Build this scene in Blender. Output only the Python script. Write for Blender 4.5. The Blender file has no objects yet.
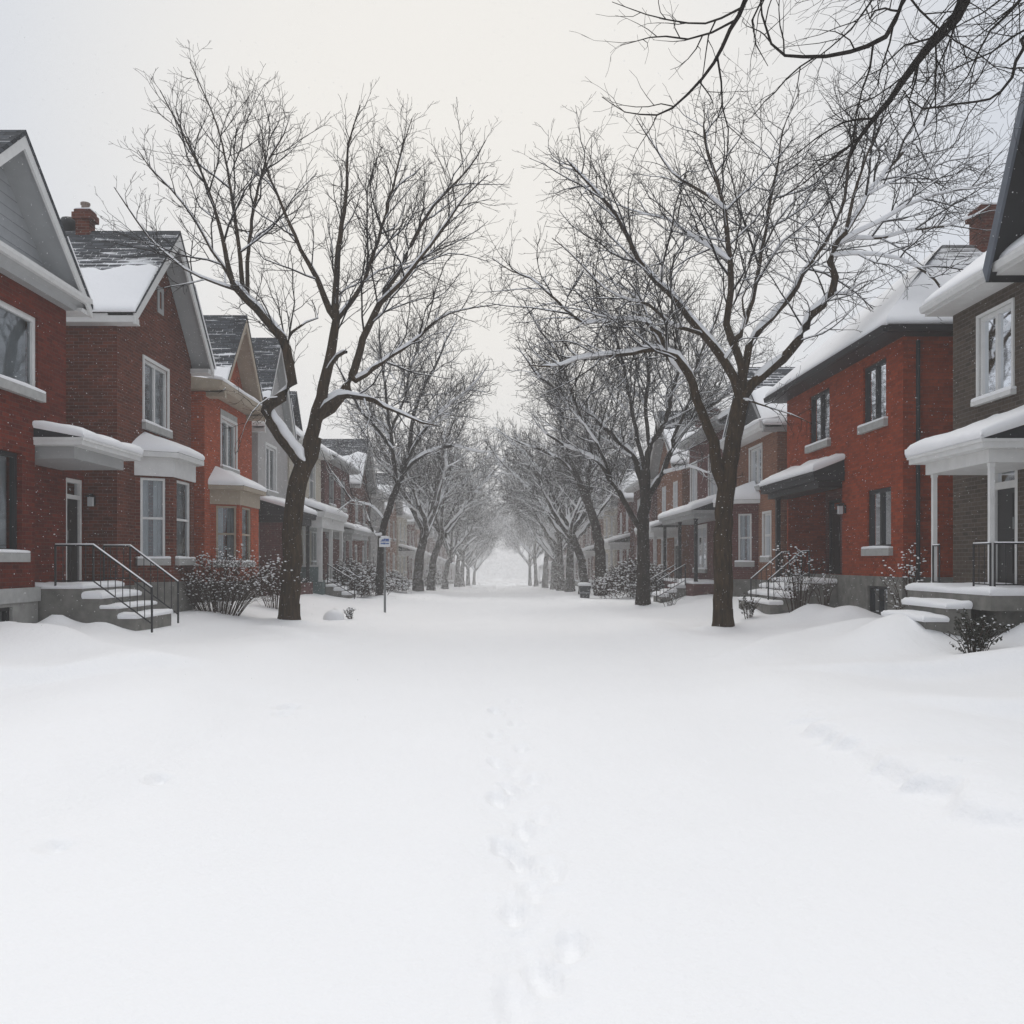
import bpy, bmesh, math, random
import numpy as np
from mathutils import Vector, noise

R = math.radians
SC = bpy.context.scene
COL = SC.collection

# ---------------------------------------------------------------- measures
FPX, CXP, CYP, CAMH = 900.0, 500.0, 562.0, 1.7      # focal length in pixels, vanishing point, eye height


def yy(px, L=8.5):
    return FPX * L / abs(px - CXP)


def zz(px, py, L=8.5):
    return CAMH - (py - CYP) * L / abs(px - CXP)


def sm(a, b, x):
    t = min(1.0, max(0.0, (x - a) / (b - a)))
    return t * t * (3 - 2 * t)


# ---------------------------------------------------------------- object helpers
def tag(o, label=None, cat=None, group=None, kind=None):
    if label: o['label'] = label
    if cat: o['category'] = cat
    if group: o['group'] = group
    if kind: o['kind'] = kind
    return o


def thing(name, label, cat, loc, group=None):
    o = bpy.data.objects.new(name, None)
    o.empty_display_size = 0.3
    COL.objects.link(o)
    o.location = loc
    return tag(o, label, cat, group)


def top(o):
    while o.parent: o = o.parent
    return o


def copy_tree(o, parent=None):
    c = o.copy()
    COL.objects.link(c)
    if parent: c.parent = parent
    for ch in list(o.children): copy_tree(ch, c)
    return c


class Fr:
    """plan frame: u runs along the wall, n runs inward (into the building)"""
    def __init__(s, o, u, n):
        s.o, s.u, s.n = o, u, n

    def p(s, u, n, z):
        return (s.o[0] + u * s.u[0] + n * s.n[0], s.o[1] + u * s.u[1] + n * s.n[1], z)


def G(sgn): return Fr((0, 0), (0, 1), (sgn, 0))          # u = distance along street, n = distance from its middle
def CAMF(y): return Fr((0, y), (1, 0), (0, 1))


def between(A, B, inner):
    d = (B[0] - A[0], B[1] - A[1]); l = math.hypot(*d)
    u = (d[0] / l, d[1] / l); n = (-u[1], u[0])
    m = ((A[0] + B[0]) / 2, (A[1] + B[1]) / 2)
    if (inner[0] - m[0]) * n[0] + (inner[1] - m[1]) * n[1] < 0: n = (u[1], -u[0])
    return Fr(A, u, n), l


class MB:
    def __init__(s):
        s.v, s.f = [], []

    def poly(s, pts):
        i = len(s.v); s.v += [tuple(p) for p in pts]; s.f.append(tuple(range(i, i + len(pts))))

    def hexa(s, p):
        i = len(s.v); s.v += [tuple(q) for q in p]
        for f in ((0, 3, 2, 1), (4, 5, 6, 7), (0, 1, 5, 4), (1, 2, 6, 5), (2, 3, 7, 6), (3, 0, 4, 7)):
            s.f.append(tuple(i + k for k in f))

    def box(s, fr, u0, u1, n0, n1, z0, z1):
        s.hexa([fr.p(u0, n0, z0), fr.p(u1, n0, z0), fr.p(u1, n1, z0), fr.p(u0, n1, z0),
                fr.p(u0, n0, z1), fr.p(u1, n0, z1), fr.p(u1, n1, z1), fr.p(u0, n1, z1)])

    def prism(s, fr, uz, n0, n1):
        """polygon in (u,z) extruded from n0 to n1"""
        a = [fr.p(u, n0, z) for u, z in uz]; b = [fr.p(u, n1, z) for u, z in uz]
        s.loft(a, b)

    def prism_nz(s, fr, nz, u0, u1):
        a = [fr.p(u0, n, z) for n, z in nz]; b = [fr.p(u1, n, z) for n, z in nz]
        s.loft(a, b)

    def loft(s, a, b):
        i = len(s.v); k = len(a); s.v += a + b
        s.f.append(tuple(range(i, i + k))); s.f.append(tuple(range(i + 2 * k - 1, i + k - 1, -1)))
        for j in range(k):
            q = (j + 1) % k
            s.f.append((i + j, i + k + j, i + k + q, i + q))

    def slab(s, plan, z0, z1):
        """plan polygon of world xy"""
        s.loft([(x, y, z0) for x, y in plan], [(x, y, z1) for x, y in plan])

    def grid(s, rows, closed=False):
        i = len(s.v); nr, nc = len(rows), len(rows[0])
        for r in rows: s.v += [tuple(p) for p in r]
        for a in range(nr - 1):
            for b in range(nc - 1 + (1 if closed else 0)):
                b2 = (b + 1) % nc
                s.f.append((i + a * nc + b, i + a * nc + b2, i + (a + 1) * nc + b2, i + (a + 1) * nc + b))

    def tube(s, pts, r, k=6, cap=True):
        pts = [Vector(p) for p in pts]; rows = []
        for j, p in enumerate(pts):
            t = (pts[min(j + 1, len(pts) - 1)] - pts[max(j - 1, 0)]).normalized()
            ref = Vector((0, 0, 1)) if abs(t.z) < 0.9 else Vector((1, 0, 0))
            a = t.cross(ref).normalized(); b = t.cross(a)
            rr = r[j] if isinstance(r, (list, tuple)) else r
            rows.append([p + (a * math.cos(q) + b * math.sin(q)) * rr for q in [2 * math.pi * m / k for m in range(k)]])
        i = len(s.v)
        s.grid(rows, True)
        if cap:
            s.f.append(tuple(i + m for m in range(k)))
            e = i + (len(pts) - 1) * k
            s.f.append(tuple(e + m for m in range(k)))

    def wall(s, fr, u0, u1, z0, z1, ops=(), n=0.0):
        """flat wall with real openings; each opening (a,b,c,d,depth) gets its reveals"""
        us = sorted({u0, u1, *[o[0] for o in ops], *[o[1] for o in ops]})
        zs = sorted({z0, z1, *[o[2] for o in ops], *[o[3] for o in ops]})
        for a, b in zip(us, us[1:]):
            for c, d in zip(zs, zs[1:]):
                mu, mz = (a + b) / 2, (c + d) / 2
                if mu < u0 or mu > u1 or mz < z0 or mz > z1: continue
                if any(o[0] < mu < o[1] and o[2] < mz < o[3] for o in ops): continue
                s.poly([fr.p(a, n, c), fr.p(b, n, c), fr.p(b, n, d), fr.p(a, n, d)])
        for a, b, c, d, dep in ops:
            q = [(a, c), (b, c), (b, d), (a, d)]
            for j in range(4):
                e, g = q[j], q[(j + 1) % 4]
                s.poly([fr.p(e[0], n, e[1]), fr.p(g[0], n, g[1]), fr.p(g[0], n + dep, g[1]), fr.p(e[0], n + dep, e[1])])

    def build(s, name, mat, parent=None, smooth=False, recalc=True, weld=False):
        off = Vector(top(parent).location) if parent else Vector((0, 0, 0))
        me = bpy.data.meshes.new(name)
        me.from_pydata([(x - off.x, y - off.y, z - off.z) for x, y, z in s.v], [], s.f)
        if recalc or weld:
            bm = bmesh.new(); bm.from_mesh(me)
            if weld: bmesh.ops.remove_doubles(bm, verts=bm.verts, dist=1e-4)
            if recalc: bmesh.ops.recalc_face_normals(bm, faces=bm.faces)
            bm.to_mesh(me); bm.free()
        if smooth: me.polygons.foreach_set('use_smooth', [True] * len(me.polygons))
        me.materials.append(mat)
        o = bpy.data.objects.new(name, me)
        COL.objects.link(o)
        if parent: o.parent = parent
        return o


PROF = ((0, 0.0), (-0.012, 0.30), (-0.012, 0.62), (0.004, 0.86), (0.03, 0.98), (0.08, 1.0))


def pillow(mb, low, high, t, seed=0, nu=14, nv=7, top_edge=True, amp=0.42, lift=0.004, jag=0.0):
    """snow lying between two lines (low edge, high edge), rounded at its rims; t = thickness"""
    def along(line, u):
        segs = [(Vector(a), Vector(b)) for a, b in zip(line, line[1:])]
        L = [(b - a).length for a, b in segs]; T = sum(L); d = u * T
        if d <= 0: return segs[0][0] + (segs[0][1] - segs[0][0]).normalized() * d
        for (a, b), l in zip(segs, L):
            if d <= l or (a, b) == segs[-1]: return a + (b - a) * (d / l)
            d -= l
        return segs[-1][1]
    wl = sum((Vector(b) - Vector(a)).length for a, b in zip(low, low[1:]))
    dl = max(0.3, (Vector(low[0]) - Vector(high[0])).length)
    ku, kv = t * 1.6 / wl, t * 1.6 / dl
    ku, kv = ku / 0.08, kv / 0.08

    def params(n, k, end):
        p = [(a * k, h) for a, h in PROF]
        lim = PROF[-1][0] * k
        m = [(lim + (1 - lim - (lim if end else 0)) * j / n, 1.0) for j in range(1, n)]
        q = [(1 - a * k, h) for a, h in reversed(PROF)] if end else [(1.0, 1.0)]
        return p + m + q
    us = params(nu, ku, True); vs = params(nv, kv, top_edge)
    rows = []
    for v, hv in vs:
        row = []
        for u, hu in us:
            vv = v if not top_edge or v < .3 else v * (1 + jag * noise.noise(Vector((u * wl * .9, seed, 1.0))) + jag * .5 * noise.noise(Vector((u * wl * 3.1, seed, 7.0))))
            p = along(low, u).lerp(along(high, u), vv)
            k = min(hu, hv)
            nz = noise.noise(Vector((p.x * 1.1 + seed, p.y * 1.1, seed * 3.3))) + 0.4 * noise.noise(Vector((p.x * 3.1, p.y * 3.1 + seed, 5)))
            row.append((p.x, p.y, p.z + lift + t * k * (1 + amp * nz)))
        rows.append(row)
    mb.grid(rows)


# ---------------------------------------------------------------- materials
class N:
    def __init__(s, name):
        s.m = bpy.data.materials.new(name); s.m.use_nodes = True
        s.t = s.m.node_tree; s.b = s.t.nodes['Principled BSDF']

    def n(s, kind, **kw):
        x = s.t.nodes.new(kind)
        for k, v in kw.items():
            if k in x.inputs: x.inputs[k].default_value = v
            else: setattr(x, k, v)
        return x

    def l(s, a, b): s.t.links.new(a, b)

    def ramp(s, fac, stops):
        r = s.n('ShaderNodeValToRGB'); e = r.color_ramp.elements
        while len(e) < len(stops): e.new(0.5)
        for q, (p, c) in zip(e, stops):
            q.position = p; q.color = (*c, 1) if len(c) == 3 else c
        s.l(fac, r.inputs[0]); return r.outputs[0]

    def mix(s, fac, a, b, mode='MIX'):
        x = s.n('ShaderNodeMixRGB', blend_type=mode)
        for i, q in ((0, fac), (1, a), (2, b)):
            if hasattr(q, 'node'): s.l(q, x.inputs[i])
            else: x.inputs[i].default_value = q if isinstance(q, (int, float)) else (*q, 1)
        return x.outputs[0]

    def math(s, op, a, b=0.0):
        x = s.n('ShaderNodeMath', operation=op)
        for i, q in ((0, a), (1, b)):
            if hasattr(q, 'node'): s.l(q, x.inputs[i])
            else: x.inputs[i].default_value = q
        return x.outputs[0]

    def noise(s, scale, detail=3, vec=None, rough=0.55):
        x = s.n('ShaderNodeTexNoise'); x.inputs['Scale'].default_value = scale
        x.inputs['Detail'].default_value = detail; x.inputs['Roughness'].default_value = rough
        s.l(vec if vec is not None else s.pos(), x.inputs['Vector']); return x.outputs['Fac']

    def pos(s):
        if not hasattr(s, '_p'): s._p = s.n('ShaderNodeNewGeometry')
        return s._p.outputs['Position']

    def bump(s, h, strength, dist=0.02):
        x = s.n('ShaderNodeBump'); x.inputs['Strength'].default_value = strength; x.inputs['Distance'].default_value = dist
        s.l(h, x.inputs['Height']); s.l(x.outputs[0], s.b.inputs['Normal'])

    def mapping(s, sx, sy, sz, vec=None):
        x = s.n('ShaderNodeMapping'); x.inputs['Scale'].default_value = (sx, sy, sz)
        s.l(vec if vec is not None else s.pos(), x.inputs['Vector']); return x.outputs[0]

    def wallvec(s):
        g = s.n('ShaderNodeNewGeometry'); s._p = g
        p = s.n('ShaderNodeSeparateXYZ'); s.l(g.outputs['Position'], p.inputs[0])
        q = s.n('ShaderNodeSeparateXYZ'); s.l(g.outputs['True Normal'], q.inputs[0])
        ax = s.math('ABSOLUTE', q.outputs[0]); ay = s.math('ABSOLUTE', q.outputs[1])
        k = s.math('GREATER_THAN', ax, 0.55); k2 = s.math('SUBTRACT', 1.0, k)
        u = s.math('ADD', s.math('MULTIPLY', p.outputs[1], k), s.math('MULTIPLY', p.outputs[0], k2))
        c = s.n('ShaderNodeCombineXYZ'); s.l(u, c.inputs[0]); s.l(p.outputs[2], c.inputs[1])
        return c.outputs[0], ay


def plain(name, col, rough=0.6, var=0.12, scale=6, spec=0.3, metal=0):
    m = N(name)
    dk = tuple(c * (1 - var) for c in col); lt = tuple(min(1, c * (1 + var)) for c in col)
    c = m.ramp(m.noise(scale, 4), ((0.3, dk), (0.7, lt)))
    m.l(c, m.b.inputs['Base Color'])
    m.b.inputs['Roughness'].default_value = rough; m.b.inputs['Specular IOR Level'].default_value = spec
    m.b.inputs['Metallic'].default_value = metal
    m.bump(m.noise(scale * 9, 3), 0.15, 0.01)
    return m.m


def brick(name, c1, c2, mortar, dark=0.5):
    m = N(name)
    vec, ay = m.wallvec()
    t = m.n('ShaderNodeTexBrick')
    t.offset = 0.5
    m.l(vec, t.inputs['Vector'])
    t.inputs['Color1'].default_value = (*c1, 1); t.inputs['Color2'].default_value = (*c2, 1)
    t.inputs['Mortar'].default_value = (*mortar, 1)
    t.inputs['Scale'].default_value = 1.0; t.inputs['Mortar Size'].default_value = 0.007
    t.inputs['Mortar Smooth'].default_value = 0.3
    t.inputs['Brick Width'].default_value = 0.215; t.inputs['Row Height'].default_value = 0.075
    t.inputs['Bias'].default_value = 0.0
    blot = m.noise(0.9, 5, rough=0.65)
    fine = m.noise(14, 3)
    c = m.mix(m.ramp(blot, ((0.35, (0, 0, 0)), (0.75, (1, 1, 1)))), t.outputs['Color'], tuple(x * dark for x in c1), 'MIX')
    c = m.mix(0.55, c, t.outputs['Color'])
    c = m.mix(0.5, c, m.ramp(fine, ((0.25, (0.55, 0.55, 0.55)), (0.75, (1.35, 1.3, 1.3)))), 'MULTIPLY')
    # wind-blown snow dust caught in the joints and on rough brick
    d = m.noise(38, 2); e = m.noise(1.7, 3)
    dust = m.math('MULTIPLY', m.ramp(d, ((0.69, (0, 0, 0)), (0.76, (1, 1, 1)))), m.ramp(e, ((0.35, (0.1, 0.1, 0.1)), (0.7, (0.75, 0.75, 0.75)))))
    c = m.mix(m.math('MULTIPLY', dust, 0.30), c, (0.72, 0.72, 0.74))
    m.l(c, m.b.inputs['Base Color'])
    m.b.inputs['Roughness'].default_value = 0.9; m.b.inputs['Specular IOR Level'].default_value = 0.06
    h = m.math('SUBTRACT', m.math('MULTIPLY', fine, 0.5), t.outputs['Fac'])
    m.bump(h, 0.6, 0.012)
    return m.m


def shingle(name, col, snow_lo, snow_hi):
    """asphalt shingles; wind has left streaks of snow along the courses, more of it lower down"""
    m = N(name)
    g = m.n('ShaderNodeNewGeometry'); m._p = g
    p = m.n('ShaderNodeSeparateXYZ'); m.l(g.outputs['Position'], p.inputs[0])
    q = m.n('ShaderNodeSeparateXYZ'); m.l(g.outputs['True Normal'], q.inputs[0])
    k = m.math('GREATER_THAN', m.math('ABSOLUTE', q.outputs[0]), 0.45)
    u = m.math('ADD', m.math('MULTIPLY', p.outputs[1], k), m.math('MULTIPLY', p.outputs[0], m.math('SUBTRACT', 1.0, k)))
    c = m.n('ShaderNodeCombineXYZ'); m.l(u, c.inputs[0]); m.l(p.outputs[2], c.inputs[1])
    t = m.n('ShaderNodeTexBrick'); m.l(c.outputs[0], t.inputs['Vector'])
    t.inputs['Scale'].default_value = 1; t.inputs['Brick Width'].default_value = 0.3; t.inputs['Row Height'].default_value = 0.11
    t.inputs['Mortar Size'].default_value = 0.012; t.inputs['Mortar Smooth'].default_value = 0.6
    t.inputs['Color1'].default_value = (*[x * 0.7 for x in col], 1); t.inputs['Color2'].default_value = (*[x * 1.5 for x in col], 1)
    t.inputs['Mortar'].default_value = (*[x * 0.35 for x in col], 1)
    str_ = m.noise(1.0, 4, m.mapping(0.9, 9, 1, c.outputs[0]), 0.6)
    f = m.math('ADD', str_, m.math('MULTIPLY', t.outputs['Fac'], 0.10))
    h = m.n('ShaderNodeMapRange'); m.l(p.outputs[2], h.inputs['Value'])
    h.inputs['From Min'].default_value = snow_lo; h.inputs['From Max'].default_value = snow_hi
    h.inputs['To Min'].default_value = 0.42; h.inputs['To Max'].default_value = 0.66
    d = m.math('SUBTRACT', f, h.outputs[0])
    s = m.ramp(m.math('ADD', m.math('MULTIPLY', d, 5), 0.5), ((0.3, (0, 0, 0)), (0.7, (1, 1, 1))))
    s = m.math('MULTIPLY', s, m.math('GREATER_THAN', q.outputs[2], 0.2))
    m.l(m.mix(s, t.outputs['Color'], (0.82, 0.83, 0.85)), m.b.inputs['Base Color'])
    m.b.inputs['Roughness'].default_value = 0.9; m.b.inputs['Specular IOR Level'].default_value = 0.15
    m.bump(m.math('SUBTRACT', m.math('MULTIPLY', s, 0.8), t.outputs['Fac']), 0.6, 0.02)
    return m.m


def siding(name, col):
    m = N(name)
    p = m.n('ShaderNodeSeparateXYZ'); m.l(m.pos(), p.inputs[0])
    f = m.math('FRACT', m.math('MULTIPLY', p.outputs[2], 5.0))
    c = m.ramp(f, ((0.0, tuple(x * 0.25 for x in col)), (0.09, col), (1.0, tuple(x * 0.92 for x in col))))
    m.l(m.mix(0.25, c, m.ramp(m.noise(5, 4), ((0.3, (0.6, 0.6, 0.6)), (0.7, (1.1, 1.1, 1.1)))), 'MULTIPLY'), m.b.inputs['Base Color'])
    m.bump(f, 0.6, 0.03); m.b.inputs['Roughness'].default_value = 0.6
    return m.m


def snow_mat(name, col=(0.86, 0.865, 0.88), ground=False):
    m = N(name)
    c = m.ramp(m.noise(0.8, 5), ((0.3, tuple(x * 0.985 for x in col)), (0.7, col)))
    m.l(c, m.b.inputs['Base Color'])
    m.b.inputs['Roughness'].default_value = 0.75; m.b.inputs['Specular IOR Level'].default_value = 0.25
    if ground:
        h = m.math('ADD', m.math('MULTIPLY', m.noise(2.2, 5, m.mapping(1, 0.5, 1)), 1.0), m.math('MULTIPLY', m.noise(26, 4), 0.22))
        m.bump(h, 0.40, 0.10)
    else:
        m.bump(m.math('ADD', m.noise(5, 4), m.math('MULTIPLY', m.noise(40, 3), 0.2)), 0.25, 0.05)
    return m.m


def bark_mat(name, col, snowy=0.62):
    m = N(name)
    o = m.n('ShaderNodeTexCoord').outputs['Object']
    ridg = m.noise(1.0, 5, m.mapping(16, 16, 2.6, o), 0.7)
    mot = m.noise(3.0, 4, o)
    c = m.ramp(ridg, ((0.3, tuple(x * 0.35 for x in col)), (0.52, col), (0.75, tuple(x * 1.9 for x in col))))
    c = m.mix(0.35, c, m.ramp(mot, ((0.3, (0.5, 0.5, 0.5)), (0.7, (1.3, 1.25, 1.1)))), 'MULTIPLY')
    sp = m.math('ADD', m.math('MULTIPLY', m.noise(24, 3, o), 0.55), m.math('MULTIPLY', m.noise(2.4, 4, o), 0.45))
    s = m.ramp(sp, ((snowy, (0, 0, 0)), (snowy + 0.035, (1, 1, 1))))
    m.l(m.mix(m.math('MULTIPLY', s, 0.85), c, (0.78, 0.78, 0.8)), m.b.inputs['Base Color'])
    m.b.inputs['Roughness'].default_value = 0.95; m.b.inputs['Specular IOR Level'].default_value = 0.1
    m.bump(ridg, 0.9, 0.05)
    return m.m


def flake_mat(name):
    m = N(name); m.t.nodes.remove(m.b)
    d = m.n('ShaderNodeBsdfDiffuse'); d.inputs[0].default_value = (.985, .985, .985, 1)
    t = m.n('ShaderNodeBsdfTranslucent'); t.inputs[0].default_value = (.985, .985, .985, 1)
    x = m.n('ShaderNodeMixShader'); x.inputs[0].default_value = .55
    m.l(d.outputs[0], x.inputs[1]); m.l(t.outputs[0], x.inputs[2]); m.l(x.outputs[0], m.t.nodes['Material Output'].inputs['Surface'])
    return m.m


def glass_mat(name):
    m = N(name)
    m.t.nodes.remove(m.b)
    tr = m.n('ShaderNodeBsdfTransparent'); tr.inputs[0].default_value = (0.80, 0.85, 0.87, 1)
    gl = m.n('ShaderNodeBsdfGlossy'); gl.inputs['Roughness'].default_value = 0.03; gl.inputs[0].default_value = (0.9, 0.93, 0.97, 1)
    bp = m.n('ShaderNodeBump'); bp.inputs['Strength'].default_value = 0.012; bp.inputs['Distance'].default_value = 0.05
    m.l(m.noise(2.2, 2), bp.inputs['Height']); m.l(bp.outputs[0], gl.inputs['Normal'])
    fr = m.n('ShaderNodeFresnel'); fr.inputs['IOR'].default_value = 1.5
    k = m.math('ADD', fr.outputs[0], 0.07)
    mx = m.n('ShaderNodeMixShader'); m.l(k, mx.inputs[0]); m.l(tr.outputs[0], mx.inputs[1]); m.l(gl.outputs[0], mx.inputs[2])
    m.l(mx.outputs[0], m.t.nodes['Material Output'].inputs['Surface'])
    return m.m


M = dict(
    snow=snow_mat('lying_snow'), ground=snow_mat('ground_snow', (0.87, 0.875, 0.885), True),
    brick_deep=brick('deep_red_brick', (0.165, 0.027, 0.014), (0.08, 0.014, 0.009), (0.10, 0.05, 0.04)),
    brick_dark=brick('dark_brown_red_brick', (0.17, 0.045, 0.026), (0.075, 0.022, 0.015), (0.16, 0.12, 0.10)),
    brick_orange=brick('orange_red_brick', (0.44, 0.088, 0.034), (0.27, 0.052, 0.022), (0.26, 0.13, 0.09), 0.7),
    brick_red=brick('bright_red_brick', (0.34, 0.060, 0.021), (0.19, 0.032, 0.013), (0.17, 0.065, 0.042), 0.65),
    brick_grey=brick('grey_brown_brick', (0.105, 0.082, 0.064), (0.060, 0.048, 0.040), (0.15, 0.135, 0.12)),
    brick_tan=brick('tan_orange_brick', (0.27, 0.125, 0.075), (0.20, 0.092, 0.058), (0.24, 0.17, 0.13)),
    brick_maroon=brick('maroon_brick', (0.15, 0.058, 0.052), (0.105, 0.044, 0.042), (0.15, 0.11, 0.10)),
    stucco_grey=plain('grey_stucco', (0.36, 0.35, 0.345), 0.9, 0.08, 3),
    stucco_cream=plain('cream_stucco', (0.46, 0.42, 0.35), 0.9, 0.08, 3),
    shingle_a=shingle('slate_grey_shingles', (0.055, 0.060, 0.068), 8.0, 9.5),
    shingle_b=shingle('dark_shingles', (0.045, 0.05, 0.058), 6.4, 8.4),
    shingle_c=shingle('snowy_shingles', (0.10, 0.10, 0.105), 8.9, 10.2),
    siding=siding('light_grey_siding', (0.36, 0.375, 0.39)), siding_dark=siding('dark_siding', (0.09, 0.09, 0.095)),
    white=plain('white_paint', (0.62, 0.62, 0.61), 0.5, 0.06, 5), trim_grey=plain('grey_trim_paint', (0.34, 0.345, 0.345), 0.5, 0.06, 5),
    cream=plain('cream_trim_paint', (0.36, 0.305, 0.235), 0.6, 0.08, 5), soffit=plain('grey_soffit', (0.33, 0.34, 0.345), 0.6, 0.05, 4),
    black=plain('black_paint', (0.009, 0.009, 0.011), 0.45, 0.2, 8, 0.4), charcoal=plain('charcoal_paint', (0.016, 0.017, 0.020), 0.5, 0.2, 8),
    slate=plain('blue_grey_paint', (0.10, 0.115, 0.14), 0.5, 0.1, 6),
    concrete=plain('weathered_concrete', (0.17, 0.165, 0.15), 0.9, 0.3, 4), stone=plain('grey_sill_stone', (0.36, 0.36, 0.35), 0.85, 0.12, 7),
    concrete_lt=plain('pale_concrete', (0.27, 0.265, 0.25), 0.9, 0.2, 4),
    door=plain('dark_door', (0.010, 0.010, 0.011), 0.4, 0.2, 5, 0.5), green=plain('grey_green_paint', (0.10, 0.14, 0.14), 0.5, 0.1, 5),
    curtain=plain('pale_curtain', (0.50, 0.51, 0.52), 0.9, 0.08, 4), blind=plain('grey_blind', (0.20, 0.23, 0.25), 0.8, 0.1, 4),
    clay=plain('chimney_pot_clay', (0.22, 0.17, 0.14), 0.8, 0.15, 8), steel=plain('galvanised_steel', (0.18, 0.19, 0.19), 0.45, 0.15, 12, 0.5, 0.4),
    flake=flake_mat('snow_flake'), glass=glass_mat('window_glass'),
    bark=bark_mat('tree_bark', (0.048, 0.031, 0.017), 0.66), bark_dk=bark_mat('dark_bark', (0.022, 0.018, 0.016), 0.72),
    bark_sn=bark_mat('snow_blown_bark', (0.032, 0.025, 0.020), 0.645),
    twig=plain('twig_bark', (0.014, 0.011, 0.010), 0.9, 0.3, 12, 0.1), stem=plain('shrub_stem', (0.040, 0.024, 0.017), 0.9, 0.3, 12, 0.1),
    leaf=plain('dark_evergreen_leaf', (0.028, 0.030, 0.020), 0.6, 0.4, 20), rock=plain('grey_rock', (0.16, 0.155, 0.15), 0.9, 0.3, 8),
    bin=plain('dark_bin_plastic', (0.045, 0.05, 0.055), 0.5, 0.2, 9), binband=plain('pale_bin_band', (0.25, 0.26, 0.27), 0.5, 0.1, 9),
    signwhite=plain('sign_white', (0.75, 0.76, 0.78), 0.4, 0.04, 9), signblue=plain('sign_blue', (0.03, 0.10, 0.34), 0.4, 0.1, 9),
)
# ---------------------------------------------------------------- building parts
def window(root, fr, u0, u1, z0, z1, inset=0.06, mat='white', kind='double', curtain='drapes', sill=True, casing=None, sillmat='stone', t=0.07, sillsnow=True, lintel=None, sillh=.16):
    mb = MB(); d0, d1 = inset, inset + 0.09
    g = 0.003
    mb.box(fr, u0 + g, u0 + t, d0, d1, z0 + g, z1 - g); mb.box(fr, u1 - t, u1 - g, d0, d1, z0 + g, z1 - g)
    mb.box(fr, u0 + t, u1 - t, d0, d1, z0 + g, z0 + t); mb.box(fr, u0 + t, u1 - t, d0, d1, z1 - t, z1 - g)
    um, zm = (u0 + u1) / 2, (z0 + z1) / 2
    if kind in ('double', 'grid'):
        mb.box(fr, um - t * 0.55, um + t * 0.55, d0 + 0.004, d1 - 0.004, z0 + t, z1 - t)
    if kind == 'single':
        mb.box(fr, u0 + t, u1 - t, d0 + 0.004, d1 - 0.004, zm - t * 0.45, zm + t * 0.45)
    if kind == 'grid':
        for k in (0.28, 0.72):
            mb.box(fr, u0 + t, um - t * 0.55, d0 + 0.03, d1 - 0.03, z0 + (z1 - z0) * k - 0.012, z0 + (z1 - z0) * k + 0.012)
            mb.box(fr, um + t * 0.55, u1 - t, d0 + 0.03, d1 - 0.03, z0 + (z1 - z0) * k - 0.012, z0 + (z1 - z0) * k + 0.012)
    if casing:
        c = casing
        for a, b, e, f in ((u0 - c, u0 + 0.004, z0, z1 + c), (u1 - 0.004, u1 + c, z0, z1 + c), (u0 + 0.004, u1 - 0.004, z1 - 0.004, z1 + c)):
            mb.box(fr, a, b, -0.03, 0.012, e, f)
    w = mb.build('window', M[mat], root)
    p = MB(); p.poly([fr.p(u0 + t / 2, d0 + 0.05, z0 + t / 2), fr.p(u1 - t / 2, d0 + 0.05, z0 + t / 2), fr.p(u1 - t / 2, d0 + 0.05, z1 - t / 2), fr.p(u0 + t / 2, d0 + 0.05, z1 - t / 2)])
    p.build('pane', M['glass'], w, recalc=False)
    if curtain:
        W = u1 - u0
        spans = {'drapes': ((0.0, 0.40), (0.60, 1.0)), 'full': ((0, 1),), 'half': ((0.0, 0.52),), 'side': ((0, 0.22), (0.78, 1.0)), 'blind': ((0, 1),)}[curtain]
        zb = z0 - 0.05 if curtain != 'blind' else z0 + (z1 - z0) * 0.45
        for a, b in spans:
            c = MB(); k = max(6, int(W * (b - a) * 26)); rows = [[], []]
            for j in range(k + 1):
                u = u0 + W * (a + (b - a) * j / k); n = d1 + 0.10 + (0.03 * math.sin(j * 2.1 + u0 * 7) if curtain != 'blind' else 0)
                rows[0].append(fr.p(u, n, zb)); rows[1].append(fr.p(u, n, z1 + 0.02))
            c.grid(rows)
            c.build('curtain', M['blind' if curtain == 'blind' else 'curtain'], w, recalc=False)
    if lintel:
        l = MB(); l.box(fr, u0 - 0.08, u1 + 0.08, -0.02, 0.02, z1 + (casing or 0) + 0.003, z1 + (casing or 0) + 0.18); l.build('lintel', M[lintel], w)
    if sill:
        s = MB(); s.box(fr, u0 - 0.10, u1 + 0.10, -0.10, inset + 0.002, z0 - sillh, z0 - 0.003)
        s.build('sill', M[sillmat], w)
        if sillsnow:
            q = MB(); pillow(q, [fr.p(u0 - 0.09, -0.09, z0 - 0.003), fr.p(u1 + 0.09, -0.09, z0 - 0.003)],
                             [fr.p(u0 - 0.09, inset - 0.005, z0 - 0.003), fr.p(u1 + 0.09, inset - 0.005, z0 - 0.003)], 0.055, u0 * 3, 8, 3)
            q.build('sill_snow', M['snow'], w, True)
    return w


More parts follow.
